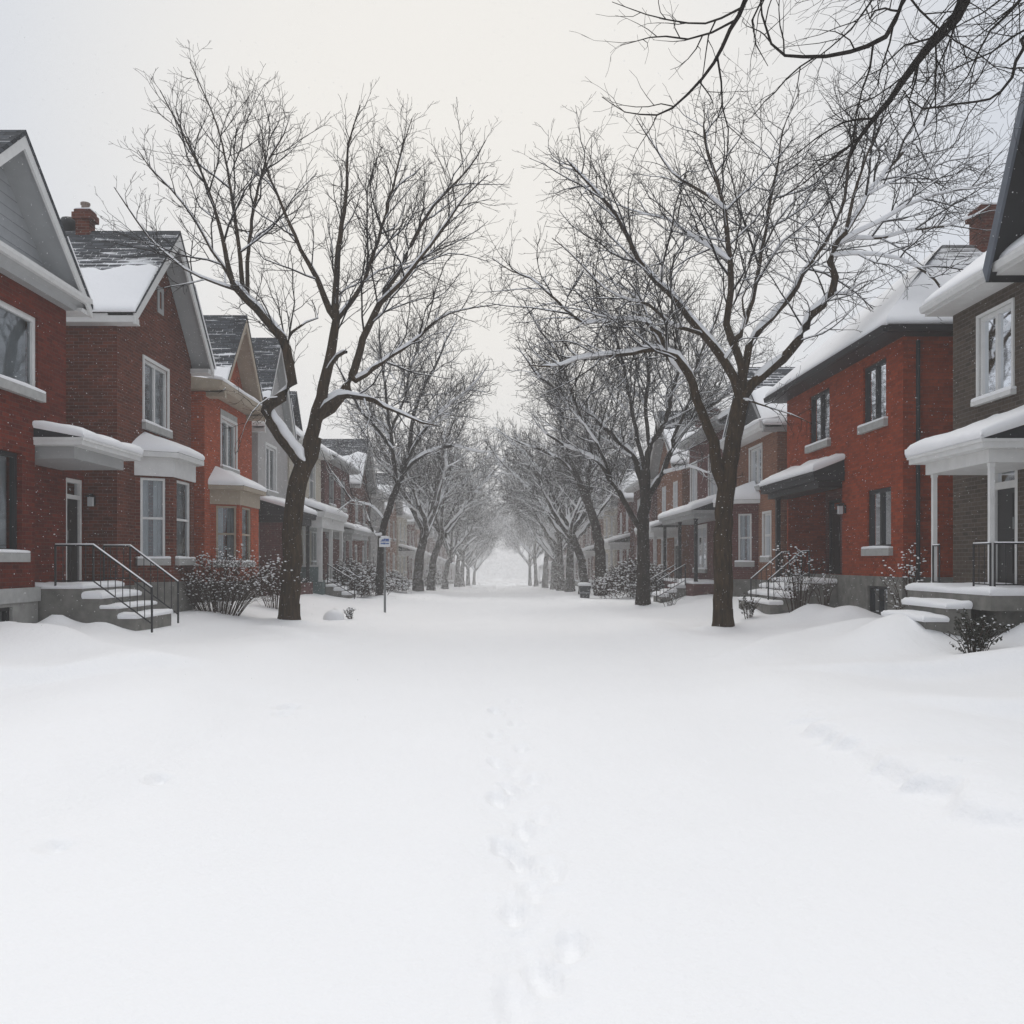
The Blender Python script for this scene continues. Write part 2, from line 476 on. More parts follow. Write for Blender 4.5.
def door(root, fr, u0, u1, z0, z1, inset=0.05, frame='white', leaf='door', trans=0.35, t=0.09):
    mb = MB()
    mb.box(fr, u0 + .003, u0 + t, inset, inset + 0.12, z0, z1 - .003); mb.box(fr, u1 - t, u1 - .003, inset, inset + 0.12, z0, z1 - .003)
    mb.box(fr, u0 + t, u1 - t, inset, inset + 0.12, z1 - t, z1 - .003); mb.box(fr, u0 + t, u1 - t, inset, inset + 0.12, z1 - trans - t, z1 - trans)
    d = mb.build('door_frame', M[frame], root)
    l = MB(); l.box(fr, u0 + t, u1 - t, inset + 0.05, inset + 0.10, z0, z1 - trans - t)
    for k in (0.12, 0.55):
        l.box(fr, u0 + t + 0.12, u1 - t - 0.12, inset + 0.035, inset + 0.06, z0 + (z1 - z0 - trans) * k, z0 + (z1 - z0 - trans) * (k + 0.33))
    l.build('door', M[leaf], d)
    g = MB(); g.poly([fr.p(u0 + t, inset + .06, z1 - trans), fr.p(u1 - t, inset + .06, z1 - trans), fr.p(u1 - t, inset + .06, z1 - t), fr.p(u0 + t, inset + .06, z1 - t)])
    g.build('pane', M['glass'], d, recalc=False)
    h = MB(); h.tube([fr.p(u0 + t + 0.07, inset + 0.02, z0 + 0.95), fr.p(u0 + t + 0.07, inset + 0.02, z0 + 1.15)], 0.014)
    h.tube([fr.p(u0 + t + 0.07, inset + 0.05, z0 + 0.98), fr.p(u0 + t + 0.07, inset + 0.015, z0 + 0.98)], 0.01)
    h.build('handle', M['steel'], d)
    return d


def shell(root, sgn, y0, y1, L0, Lb, zf, ze, mat, ops=(), zn=None, zfar=None, found=None, fops=(), gable=None):
    """four walls (facade with openings), gable ends and a foundation"""
    g = G(sgn); mb = MB()
    mb.wall(g, y0, y1, zf, ze, ops, L0)
    zn = zn or ze; zfar = zfar or ze
    for y, zt in ((y0, zn), (y1, zfar)):
        mb.poly([g.p(y, L0, zf), g.p(y, Lb, zf), g.p(y, Lb, zt), g.p(y, L0, zt)])
    mb.poly([g.p(y0, Lb, zf), g.p(y1, Lb, zf), g.p(y1, Lb, ze), g.p(y0, Lb, ze)])
    if gable:
        for L in (L0, Lb): mb.poly([g.p(u, L, z) for u, z in gable])
    mb.build('wall', M[mat], root, recalc=False)
    if found:
        f = MB(); e = 0.035
        f.wall(g, y0 - e, y1 + e, -0.6, zf + 0.02, fops, L0 - e)
        for y in (y0 - e, y1 + e): f.poly([g.p(y, L0 - e, -0.6), g.p(y, Lb + e, -0.6), g.p(y, Lb + e, zf + .02), g.p(y, L0 - e, zf + .02)])
        f.poly([g.p(y0 - e, L0 - e, zf + .02), g.p(y1 + e, L0 - e, zf + .02), g.p(y1 + e, L0 + .05, zf + .02), g.p(y0 - e, L0 + .05, zf + .02)])
        f.poly([g.p(y0 - e, L0 - e, zf + .02), g.p(y0 - e, Lb, zf + .02), g.p(y0 + .05, Lb, zf + .02), g.p(y0 + .05, L0 - e, zf + .02)])
        f.build('foundation', M[found], root, recalc=False)


def gable_roof(root, sgn, Lf, L0, Lb, Yr, Zr, e0, e1, shing, board='white', snow=(0.55, 0.16, 0.6, 0.16), soffit='soffit', bh=0.22, snow_amp=0.25):
    """front gable: ridge runs away from the street; e0,e1 = (Y,Z) of the near and far eave edges"""
    g = G(sgn); t = 0.09
    mb = MB(); sf = MB(); bd = MB(); sn = MB()
    for (ye, ze), (fr_, th) in ((e0, snow[:2]), (e1, snow[2:])):
        mb.prism(g, [(Yr, Zr), (ye, ze), (ye, ze - t), (Yr, Zr - t)], Lf - 0.045, Lb + 0.3)
        sf.prism(g, [(Yr, Zr - t - .004), (ye, ze - t - .004), (ye, ze - t - .05), (Yr, Zr - t - .05)], Lf + 0.01, L0 + 0.05)
        bd.prism(g, [(Yr, Zr - t - .002), (ye, ze - t - .002), (ye, ze - t - bh), (Yr, Zr - t - bh * 1.3)], Lf - 0.03, Lf + 0.015)
        s = -1 if ye < Yr else 1
        bd.box(g, min(ye, ye - s * .03), max(ye, ye - s * .03), Lf + 0.02, Lb, ze - t - bh * .8, ze - t - .003)      # eave board
        bd.box(g, min(ye - s * .03, ye - s * .38), max(ye - s * .03, ye - s * .38), Lf + 0.02, Lb, ze - t - bh * .8, ze - t - bh * .8 + .03)
        # boxed eave return at the front
        bd.box(g, min(ye - s * .04, ye - s * .34), max(ye - s * .04, ye - s * .34), Lf + 0.02, L0 + 0.03, ze - t - bh * .8 + .032, ze - t - .06)
        if th > 0:
            hy, hz = ye + (Yr - ye) * fr_, ze + (Zr - ze) * fr_
            pillow(sn, [g.p(ye + s * .05, Lf - .03, ze - .085), g.p(ye + s * .05, Lb, ze - .085)], [g.p(hy, Lf - .02, hz), g.p(hy, Lb, hz)], th, ye, 40, 12, fr_ < 0.95, snow_amp, jag=.16)
    r = mb.build('roof', M[shing], root)
    sf.build('soffit', M[soffit], r); bd.build('roof_board', M[board], r)
    if sn.v: sn.build('roof_snow', M['snow'], r, True)
    return r


def eave_roof(root, sgn, y0, y1, Lf, ze, Lr, zr, Lb, shing, fascia='white', snow=0.18, over=0.3, frac=1.0, slope_near=0.0):
    """roof sloping up from the street eave to a ridge that runs along the street"""
    g = G(sgn); mb = MB(); fb = MB(); sn = MB()
    a0, a1 = y0 - over, y1 + over
    mb.prism_nz(g, [(Lf - .03, ze), (Lr, zr), (Lb + .3, ze), (Lb + .3, ze - .08), (Lr, zr - .1), (Lf - .03, ze - .08)], a0, a1)
    fb.prism_nz(g, [(Lf, ze - .083), (Lf + .03, ze - .083), (Lf + .03, ze - .20), (Lf, ze - .20)], a0, a1)
    fb.box(g, a0, a1, Lf + .03, Lf + .6, ze - .20, ze - .17)
    r = mb.build('roof', M[shing], root)
    fb.build('fascia', M[fascia], r)
    # gutter
    gt = MB(); gt.prism_nz(g, [(Lf - .11, ze - .03), (Lf - .005, ze - .03), (Lf - .005, ze - .15), (Lf - .08, ze - .15), (Lf - .11, ze - .08)], a0, a1)
    gt.build('gutter', M[fascia], r)
    pillow(sn, [g.p(a0, Lf, ze), g.p(a1, Lf, ze)], [g.p(a0, Lf + (Lr - Lf) * frac, ze + (zr - ze) * frac), g.p(a1, Lf + (Lr - Lf) * frac, ze + (zr - ze) * frac)], snow, y0, 14, 9, frac < 1)
    sn.build('roof_snow', M['snow'], r, True)
    # gable ends
    e = MB()
    for y in (y0 + .002, y1 - .002): e.poly([g.p(y, Lf + .4, ze - .1), g.p(y, Lr, zr - .12), g.p(y, Lb, ze - .1)])
    e.build('gable_end', M['siding_dark'], r, recalc=False)
    return r


def canopy(root, sgn, y0, y1, Lf, Lw, z, rise=0.3, fh=0.16, frh=0.22, mat='white', frieze='white', snow=0.16, seed=1, inset=0.18, hip=0.0, snow_nv=8, name='canopy'):
    g = G(sgn)
    mb = MB(); mb.box(g, y0, y1, Lf, Lw, z - fh, z)
    mb.box(g, y0 - .02, y1 + .02, Lf - .03, Lw, z - fh * .35, z + .004)
    c = mb.build(name, M[mat], root)
    if frh:
        f = MB(); f.box(g, y0 + inset, y1 - inset, Lf + inset, Lw, z - fh - frh, z - fh - .002); f.build('frieze', M[frieze], c)
    rf = MB()
    lo = [g.p(y0, Lf, z + .006), g.p(y1, Lf, z + .006)]; hi = [g.p(y0 + hip, Lw - .003, z + rise), g.p(y1 - hip, Lw - .003, z + rise)]
    rf.poly([lo[0], lo[1], hi[1], hi[0]])
    rf.poly([lo[0], hi[0], g.p(y0, Lw - .003, z + .006)]); rf.poly([lo[1], hi[1], g.p(y1, Lw - .003, z + .006)])
    rf.build('canopy_roof', M['charcoal'], c, recalc=False)
    sn = MB(); 
    if hip: pillow(sn, [g.p(y0, Lw - .02, z + .01), lo[0], lo[1], g.p(y1, Lw - .02, z + .01)], [hi[0], hi[0], hi[1], hi[1]], snow, seed, 22, snow_nv, False) if False else pillow(sn, lo, hi, snow, seed, 16, snow_nv, False)
    else: pillow(sn, lo, hi, snow, seed, 16, snow_nv, False)
    sn.build('canopy_snow', M['snow'], c, True)
    return c


def bay(root, sgn, L0, pts, zb, zt, ze, rise, wall, frieze, wins, trim='white', snow=0.15, seed=1, base='concrete', over=0.2, curtain='drapes'):
    """bay window: pts = plan points (Y,L) from near wall to far wall; wins = per face (a,b,z0,z1) fractions of the face"""
    W = [(sgn * L, y) for y, L in pts]
    cen = (sgn * (L0 + .3), (pts[0][0] + pts[-1][0]) / 2)
    mb = MB(); fz = MB(); fd = MB(); todo = []
    for A, B, w in zip(W, W[1:], wins):
        fr, l = between(A, B, cen)
        ops = []
        if w:
            a, b = w[0] * l, w[1] * l; ops = [(a, b, w[2], w[3], 0.12)]; todo.append((fr, a, b, w[2], w[3]))
        mb.wall(fr, 0, l, zb, zt, ops)
        fz.box(fr, -0.02, l + .02, -0.035, 0.05, zt + .002, ze - .12)
        fd.box(fr, -0.02, l + .02, -0.02, 0.05, -0.5, zb + .03)
    b = mb.build('bay', M[wall], root, recalc=False)
    fz.build('frieze', M[frieze], b); fd.build('bay_base', M[base], b)
    for fr, a, c, z0, z1 in todo:
        window(b, fr, a, c, z0, z1, 0.03, trim, 'single', curtain, True, None, 'stone', 0.06)
    ex = [(pts[0][0] - over, L0 - .004), (pts[1][0] - over * .8, pts[1][1] - over)] + [(pts[2][0] + over * .8, pts[2][1] - over), (pts[3][0] + over, L0 - .004)]
    ex = [(sgn * L, y) for y, L in ex]
    ev = MB(); ev.slab(ex, ze - .12, ze); ev.build('eave', M[trim], b)
    lo = [(x, y, ze + .004) for x, y in ex]
    ya, yb = pts[1][0] + .1, pts[2][0] - .1
    hi = [(sgn * (L0 - .004), ya, ze + rise), (sgn * (L0 - .004), yb, ze + rise)]
    rf = MB(); rf.poly([lo[0], lo[1], hi[0]]); rf.poly([lo[1], lo[2], hi[1], hi[0]]); rf.poly([lo[2], lo[3], hi[1]])
    rr = rf.build('bay_roof', M['charcoal'], b, recalc=False)
    sn = MB()
    l01 = math.dist(lo[0], lo[1]); l12 = math.dist(lo[1], lo[2]); l23 = math.dist(lo[2], lo[3]); T = l01 + l12 + l23
    hl = [hi[0]]
    d = math.dist(hi[0], hi[1])
    # the high line is parametrised so the hip corners fall under the eave corners
    k = 24; hp = []
    for j in range(k + 1):
        u = j / k * T
        v = 0 if u < l01 else (1 if u > l01 + l12 else (u - l01) / l12)
        hp.append(v)
    rows_lo, rows_hi = [], []
    for j in range(k + 1):
        u = j / k * T
        if u < l01: q = Vector(lo[0]).lerp(Vector(lo[1]), u / l01)
        elif u < l01 + l12: q = Vector(lo[1]).lerp(Vector(lo[2]), (u - l01) / l12)
        else: q = Vector(lo[2]).lerp(Vector(lo[3]), (u - l01 - l12) / l23)
        rows_lo.append(q); rows_hi.append(Vector(hi[0]).lerp(Vector(hi[1]), hp[j]))
    rows = []
    for v, h in ((0, 0), (-.03, .35), (-.03, .7), (.02, .95), (.12, 1.05), (.35, 1.1), (.7, 1.0), (1, .9)):
        rows.append([])
        for j in range(k + 1):
            p = rows_lo[j].lerp(rows_hi[j], v)
            nz = noise.noise(Vector((p.x * 1.3 + seed, p.y * 1.3, 2)))
            rows[-1].append((p.x, p.y, p.z + .004 + snow * h * (1 + .25 * nz)))
    sn.grid(rows); sn.build('bay_snow', M['snow'], b, True)
    return b


def chimney(root, x, y, z0, z1, w=0.6, d=0.6, mat='brick_dark', pot=True):
    fr = Fr((x, y), (1, 0), (0, 1)); mb = MB()
    mb.box(fr, -w / 2, w / 2, -d / 2, d / 2, z0, z1 - .24)
    mb.box(fr, -w / 2 - .07, w / 2 + .07, -d / 2 - .07, d / 2 + .07, z1 - .24, z1 - .08); mb.box(fr, -w / 2 - .03, w / 2 + .03, -d / 2 - .03, d / 2 + .03, z1 - .08, z1)
    c = mb.build('chimney', M[mat], root)
    if pot:
        p = MB(); p.tube([(x, y, z1), (x, y, z1 + .16), (x, y, z1 + .165), (x, y, z1 + .215), (x, y, z1 + .22)], [.10, .09, .115, .115, .07], 12)
        p.build('chimney_pot', M['clay'], c)
    s = MB(); pillow(s, [fr.p(-w / 2, -d / 2, z1), fr.p(w / 2, -d / 2, z1)], [fr.p(-w / 2, d / 2, z1), fr.p(w / 2, d / 2, z1)], .06, x, 5, 4)
    s.build('chimney_snow', M['snow'], c, True)
    return c


def railing(root, rail, drop, foot, mat='black', gap=0.13, snow=True, r=0.022):
    """rail = points of the handrail; drop(i) heights of lower rail under it; foot = z of the feet of the two end posts"""
    mb = MB(); pts = [Vector(p) for p in rail]
    mb.tube(pts, r, 6)
    low = [Vector((p.x, p.y, p.z - drop)) for p in pts]
    mb.tube(low, r * .7, 5)
    for a, b, c, d in zip(pts, pts[1:], low, low[1:]):
        k = max(1, int(math.hypot(b.x - a.x, b.y - a.y) / gap))
        for j in range(1, k):
            mb.tube([c.lerp(d, j / k), a.lerp(b, j / k)], r * .42, 4, False)
    for p, z in ((pts[0], foot[0]), (pts[-1], foot[1])) + (((pts[1], pts[1].z - drop),) if len(pts) > 2 else ()):
        mb.tube([(p.x, p.y, z), (p.x, p.y, p.z + .01)], r, 6)
    o = mb.build('railing', M[mat], root)
    if snow:
        s = MB(); s.tube([(p.x, p.y, p.z + r * .9) for p in pts], r * .85, 6); s.build('rail_snow', M['snow'], o, True)
    return o


def steps(root, sgn, ya, yb, L_land, L_wall, z_land, n, run=0.33, rise=0.18, mat='concrete', snow=0.09, seed=0):
    g = G(sgn); mb = MB(); sn = MB(); snow *= 1.25
    mb.box(g, ya, yb, L_land, L_wall, -0.5, z_land)
    pillow(sn, [g.p(ya, L_land, z_land), g.p(yb, L_land, z_land)], [g.p(ya, L_wall, z_land), g.p(yb, L_wall, z_land)], snow, seed, 10, 6, False)
    for k in range(n):
        z = z_land - rise * (k + 1); a = L_land - run * (k + 1); b = L_land - run * k
        mb.box(g, ya, yb, a, b + .0, -0.5, z)
        pillow(sn, [g.p(ya, a - .02, z), g.p(yb, a - .02, z)], [g.p(ya, b, z), g.p(yb, b, z)], snow * (1 + .25 * math.sin(seed + k * 2)), seed + k, 10, 4, False)
    o = mb.build('porch_steps', M[mat], root)
    sn.build('step_snow', M['snow'], o, True)
    return o


def posts(root, sgn, pos, L, z0, z1, w=0.1, mat='white'):
    g = G(sgn)
    for y in pos:
        mb = MB(); mb.box(g, y - w / 2, y + w / 2, L, L + w, z0, z1 - .003)
        mb.box(g, y - w * .6, y + w * .6, L - w * .1, L + w * 1.1, z0, z0 + .10); mb.box(g, y - w * .6, y + w * .6, L - w * .1, L + w * 1.1, z1 - .06, z1 - .004)
        mb.build('porch_post', M[mat], root)


def pipe(root, pts, r=0.045, mat='charcoal'):
    mb = MB(); mb.tube(pts, r, 8)
    for p in pts[1:-1]: mb.tube([(p[0], p[1], p[2] - .04), (p[0], p[1], p[2] + .04)], r * 1.25, 8)
    return mb.build('downpipe', M[mat], root)


def lamp(root, fr, u, z, mat='black'):
    mb = MB(); mb.box(fr, u - .05, u + .05, -.03, 0, z - .1, z + .1); mb.box(fr, u - .07, u + .07, -.2, -.06, z + .08, z + .12)
    mb.box(fr, u - .02, u + .02, -.14, -.03, z + .12, z + .15)
    o = mb.build('wall_lamp', M[mat], root)
    g = MB(); g.box(fr, u - .05, u + .05, -.18, -.08, z - .12, z + .078); g.build('lamp_glass', M['curtain'], o)
    return o
# ---------------------------------------------------------------- houses, left side (nearest first)
L0 = 8.5
g = G(-1)

# --- deep red brick house at the left edge
h = thing('brick_house', 'deep red brick house with grey siding gable at the left picture edge', 'house', (-L0, 15, 0), 'brick houses lining the street')
ya, yc = 11.0, 17.63
g1 = MB()
wu = (yy(-140), yy(38), zz(38, 393), zz(38, 318)); wl = (13.6, yy(22), zz(22, 553), zz(20, 453))
g1.wall(g, ya, 16.45, 1.22, 3.9, [(wl[0], wl[1], wl[2], wl[3], .16)], L0)
g1.wall(g, ya, yc, 3.9, 6.66, [(wu[0], wu[1], wu[2], wu[3], .14)], L0)
g1.poly([g.p(16.45, L0, 3.9), g.p(yc, L0, 3.9), g.p(yc, 9.2, 3.9), g.p(16.45, 9.2, 3.9)])
g1.poly([g.p(16.45, L0, 1.22), g.p(16.45, 9.2, 1.22), g.p(16.45, 9.2, 3.9), g.p(16.45, L0, 3.9)])
g1.wall(g, 16.45, 19.9, 1.22, 4.3, [(19.08, 19.84, 1.22, 3.5, .1)], 9.2)
for y in (ya, yc): g1.poly([g.p(y, L0, 1.2 if y < 12 else 3.9), g.p(y, 18, 1.2 if y < 12 else 3.9), g.p(y, 18, 6.66), g.p(y, L0, 6.66)])
g1.poly([g.p(ya, 18, 1.2), g.p(yc, 18, 1.2), g.p(yc, 18, 9.3), g.p(ya, 18, 9.3)])
g1.build('wall', M['brick_deep'], h, recalc=False)
window(h, g_fr := Fr((-L0, 0), (0, 1), (-1, 0)), *wu, inset=.05, mat='white', kind='double', curtain='side', sillmat='stone', t=.10)
window(h, g_fr, *wl, inset=.09, mat='charcoal', kind='double', curtain='drapes', t=.08)
f = MB(); f.wall(g, ya, 16.5, -.6, .98, [(14.7, yy(11), .2, .92, .12)], L0 - .03); f.poly([g.p(16.5, L0 - .03, -.6), g.p(16.5, 9.4, -.6), g.p(16.5, 9.4, .98), g.p(16.5, L0 - .03, .98)])
f.wall(g, 16.45, 19.9, -.6, 1.22, (), 9.19)
fo = f.build('foundation', M['concrete_lt'], h, recalc=False)
f = MB(); f.box(g, ya, 16.53, L0 - .07, L0 + .1, .985, 1.24); f.build('foundation_ledge', M['stone'], fo)
window(fo, Fr((-L0 + .03, 0), (0, 1), (-1, 0)), 14.7, yy(11), .2, .92, .06, 'black', 'double', None, False)
# pent eave with its gutter, set-back siding gable under the steep front roof
pe = MB()
pe.prism_nz(g, [(8.24, 6.92), (8.24, 6.80), (8.30, 6.72), (8.32, 6.62), (L0 + .3, 6.62), (L0 + .3, 7.14)], ya, 17.9)
pe = pe.build('pent_eave', M['trim_grey'], h)
gt = MB(); gt.prism_nz(g, [(8.12, 6.93), (8.235, 6.93), (8.235, 6.80), (8.16, 6.80), (8.12, 6.86)], ya, 17.95); gt.build('gutter', M['white'], pe)
q = MB(); pillow(q, [g.p(ya, 8.22, 6.93), g.p(17.88, 8.22, 6.93)], [g.p(ya, 8.72, 7.13), g.p(17.88, 8.72, 7.13)], .05, 3, 18, 4, False); q.build('pent_snow', M['snow'], pe, True)
q = MB(); q.poly([g.p(13.0, 8.75, 6.9), g.p(17.95, 8.75, 6.9), g.p(15.5, 8.75, 9.1)]); q.build('gable_siding', M['siding'], h, recalc=False)
gable_roof(h, -1, 8.18, 8.78, 18, 15.45, 9.12, (12.8, 6.84), (18.0, 6.84), 'shingle_b', 'white', (0.35, 0.10, 0.4, 0.10), 'soffit', .18)
c = canopy(h, -1, 16.4, 19.1, 7.62, 9.18, 3.97, .3, .13, .22, 'white', 'trim_grey', .17, 4, .26)
g0 = Fr((-9.2, 0), (0, 1), (-1, 0))
door(h, g0, 19.08, 19.84, 1.22, 3.5, .02)
lamp(h, CAMF(19.96), -9.02, 3.05)
steps(h, -1, 16.6, 18.4, 7.71, 9.18, 1.2, 3, .33, .185, 'concrete', .08, 2)
railing(h, [(-8.2, 16.6, 2.01), (-7.5, 16.6, 2.01), (-6.42, 16.6, 1.22)], .66, (1.25, .4), r=.02)
railing(h, [(-8.1, 18.4, 2.03), (-7.56, 18.4, 2.03), (-6.58, 18.4, 1.29)], .66, (1.25, .45), r=.02)

# --- dark brown-red brick house with the steep gable
h = thing('brick_house', 'dark brown brick house with steep grey gable, brick chimney and white bay window', 'house', (-L0, 22.3, 0), 'brick houses lining the street')
y0, y1 = yy(117), yy(191)
uw = (yy(143.5), yy(167.5), zz(168, 432), zz(168, 372)); at = (yy(157), yy(163), zz(160, 314), zz(160, 287))
shell(h, -1, y0, y1, L0, 18.5, 1.15, 7.2, 'brick_dark', [(uw[0], uw[1], uw[2], uw[3], .12)], found='concrete',
      gable=[(y0, 7.2), (y1, 7.2), (22.36, 9.72)])
window(h, g_fr, *uw, inset=.03, kind='double', curtain='drapes', casing=.07, t=.08)
window(h, g_fr, at[0], at[1], at[2], at[3], inset=-.025, mat='trim_grey', kind='plain', curtain=None, sill=False, t=.12)
gable_roof(h, -1, 7.98, L0, 18.5, 22.36, 9.93, (19.62, 7.22), (25.05, 7.16), 'shingle_a', 'white', (.46, .12, .6, .14), 'soffit', .24)
chimney(h, -10.3, 22.36, 9.4, 10.40, .34, .32, 'brick_dark')
q = MB(); q.tube([(-10.95, 22.9, 9.3), (-10.95, 22.9, 10.2), (-10.95, 22.9, 10.25), (-10.95, 22.9, 10.42)], [.2, .2, .26, .2], 12); q.build('roof_vent', M['charcoal'], h, True)
bay(h, -1, L0, [(20.95, 8.5), (21.42, 7.78), (22.9, 7.78), (23.5, 8.5)], 1.2, 3.72, 4.28, .40, 'brick_dark', 'white',
    [(.14, .80, 1.78, 3.68), (.16, .82, 1.78, 3.68), None], 'white', .15, 7)

# --- orange-red brick house with the cream bay
h = thing('brick_house', 'orange red brick house with cream bay window behind the snowy shrub', 'house', (-L0, 28.3, 0), 'brick houses lining the street')
y0, y1 = yy(204.6), yy(251.8)
uw = (yy(221), yy(236), 4.62, 6.1)
shell(h, -1, y0, y1, L0, 18.5, 1.1, 6.62, 'brick_orange', [(uw[0], uw[1], uw[2], uw[3], .12)], found='concrete')
window(h, g_fr, *uw, inset=.03, kind='double', curtain='drapes', casing=.08, t=.09, lintel='stone')
q = MB(); q.poly([g.p(26.3, L0 + .02, 6.7), g.p(30.4, L0 + .02, 6.7), g.p(28.25, L0 + .02, 9.25)])
q.poly([g.p(26.3, 18, 6.6), g.p(30.4, 18, 6.6), g.p(28.25, 18, 9.25)])
q.build('gable_wall', M['brick_orange'], h, recalc=False)
gable_roof(h, -1, 7.98, L0, 18.5, 28.25, 9.45, (26.0, 6.75), (30.5, 6.75), 'shingle_b', 'cream', (.22, .12, .3, .12), 'cream', .22)
q = MB(); q.prism_nz(g, [(7.88, 6.86), (7.88, 6.75), (8.0, 6.66), (L0 + .4, 6.62), (L0 + .4, 7.0)], y0 - .35, y1 + .3); pe = q.build('pent_eave', M['cream'], h)
q = MB(); pillow(q, [g.p(y0 - .35, 7.88, 6.86), g.p(y1 + .3, 7.88, 6.86)], [g.p(y0 - .35, 8.5, 6.98), g.p(y1 + .3, 8.5, 6.98)], .12, 5, 22, 5, False); q.build('pent_snow', M['snow'], pe, True)
bay(h, -1, L0, [(26.4, 8.5), (26.75, 7.75), (28.9, 7.75), (29.5, 8.5)], 1.1, 3.4, 3.95, .48, 'brick_orange', 'cream',
    [(.2, .9, 1.7, 3.36), (.14, .6, 1.7, 3.36), None], 'cream', .15, 9)

# --- grey stucco house
h = thing('stucco_house', 'grey stucco house with dark peaked shingle roof left of the near trunk', 'house', (-L0, 33.6, 0), 'stucco houses')
y0, y1 = 31.6, 36.0
uw = (yy(265.5), yy(275.5), 4.3, 5.95)
shell(h, -1, y0, y1, L0, 18.5, 1.1, 6.45, 'stucco_grey', [(uw[0], uw[1], uw[2], uw[3], .12), (33.0, 34.3, 1.5, 2.9, .12)], found='concrete', gable=[(y0, 6.45), (y1, 6.45), (33.7, 9.9)])
window(h, g_fr, *uw, inset=.03, kind='double', curtain='drapes', casing=.1, t=.09)
window(h, g_fr, 33.0, 34.3, 1.5, 2.9, inset=.05, kind='double', curtain='drapes')
gable_roof(h, -1, 8.2, L0, 18.5, 33.7, 10.1, (31.25, 6.5), (36.15, 6.5), 'shingle_b', 'white', (.3, .14, .4, .14), 'soffit', .2)
canopy(h, -1, 31.5, 35.7, 7.3, 8.5, 3.55, .35, .2, .24, 'charcoal', 'charcoal', .22, 6, .15)
posts(h, -1, (31.75, 35.4), 7.5, .9, 3.12, .12, 'charcoal')
q = MB(); q.box(g, 31.6, 35.6, 7.4, 8.48, -.5, .9); q.box(g, 31.75, 31.9, 7.62, 8.48, .9, 3.1); q.build('porch', M['brick_maroon'], h)

# --- cream house with glazed porch
h = thing('stucco_house', 'cream stucco house with white columned porch right of the near trunk', 'house', (-L0, 39.4, 0), 'stucco houses')
y0, y1 = 36.3, 42.7
uw = (yy(309.5), yy(314.5), 4.5, 6.3)
shell(h, -1, y0, y1, L0, 18.5, .95, 6.75, 'stucco_cream', [(uw[0], uw[1], uw[2], uw[3], .12), (37.1, 38.3, 4.5, 6.2, .12), (40.6, 41.9, 1.7, 3.1, .12), (37.2, 38.2, .95, 3.1, .1)], found='concrete')
window(h, g_fr, *uw, inset=.03, kind='single', curtain='drapes', casing=.1); window(h, g_fr, 37.1, 38.3, 4.5, 6.2, inset=.03, kind='double', casing=.1)
window(h, g_fr, 40.6, 41.9, 1.7, 3.1, inset=.03, kind='double'); door(h, g_fr, 37.2, 38.2, .95, 3.1, .02, 'white', 'green')
eave_roof(h, -1, y0, y1, 8.05, 6.75, 12.6, 10.4, 18.5, 'shingle_c', 'white', .22, .15)
dm = MB(); dm.box(g, 36.7, 38.6, 8.75, 11.5, 6.8, 7.4); dm.prism(g, [(36.7, 7.4), (38.6, 7.4), (37.65, 8.6)], 8.75, 11.5); dm = dm.build('dormer', M['siding_dark'], h)
q = MB()
for s in (-1, 1): q.prism(g, [(37.65, 8.85), (37.65 + s * 1.35, 7.1), (37.65 + s * 1.35, 6.98), (37.65, 8.72)], 8.5, 12)
q.build('dormer_roof', M['shingle_b'], dm)
canopy(h, -1, 35.9, 41.2, 7.0, 8.5, 3.72, .5, .22, .42, 'white', 'white', .24, 8, .12)
posts(h, -1, (36.2, 38.4, 40.9), 7.15, .9, 3.1, .14)
q = MB(); q.box(g, 36.0, 41.1, 7.1, 8.46, -.5, .88); q.box(g, 36.1, 36.2, 7.3, 8.46, .88, 1.5); p_ = q.build('porch', M['green'], h)
for y in (36.15,):
    q = MB(); fr = CAMF(y)
    q.box(fr, -8.44, -8.36, 0, .08, 1.5, 3.08); q.box(fr, -7.9, -7.84, 0, .08, 1.5, 3.08); q.box(fr, -7.36, -7.29, 0, .08, 1.5, 3.08); q.box(fr, -8.36, -7.36, 0.005, .075, 1.5, 1.58)
    sc = q.build('porch_screen', M['white'], p_)
q = MB(); q.poly([(-8.4, 36.19, 1.5), (-7.3, 36.19, 1.5), (-7.3, 36.19, 3.08), (-8.4, 36.19, 3.08)]); q.build('pane', M['glass'], p_, recalc=False)
steps(h, -1, 36.6, 38.2, 7.08, 7.1, .86, 3, .32, .17, 'concrete', .1, 5)
railing(h, [(-7.0, 36.5, 1.6), (-5.9, 36.5, .95)], .6, (.8, .2)); railing(h, [(-7.0, 38.3, 1.6), (-5.9, 38.3, .98)], .6, (.8, .2))


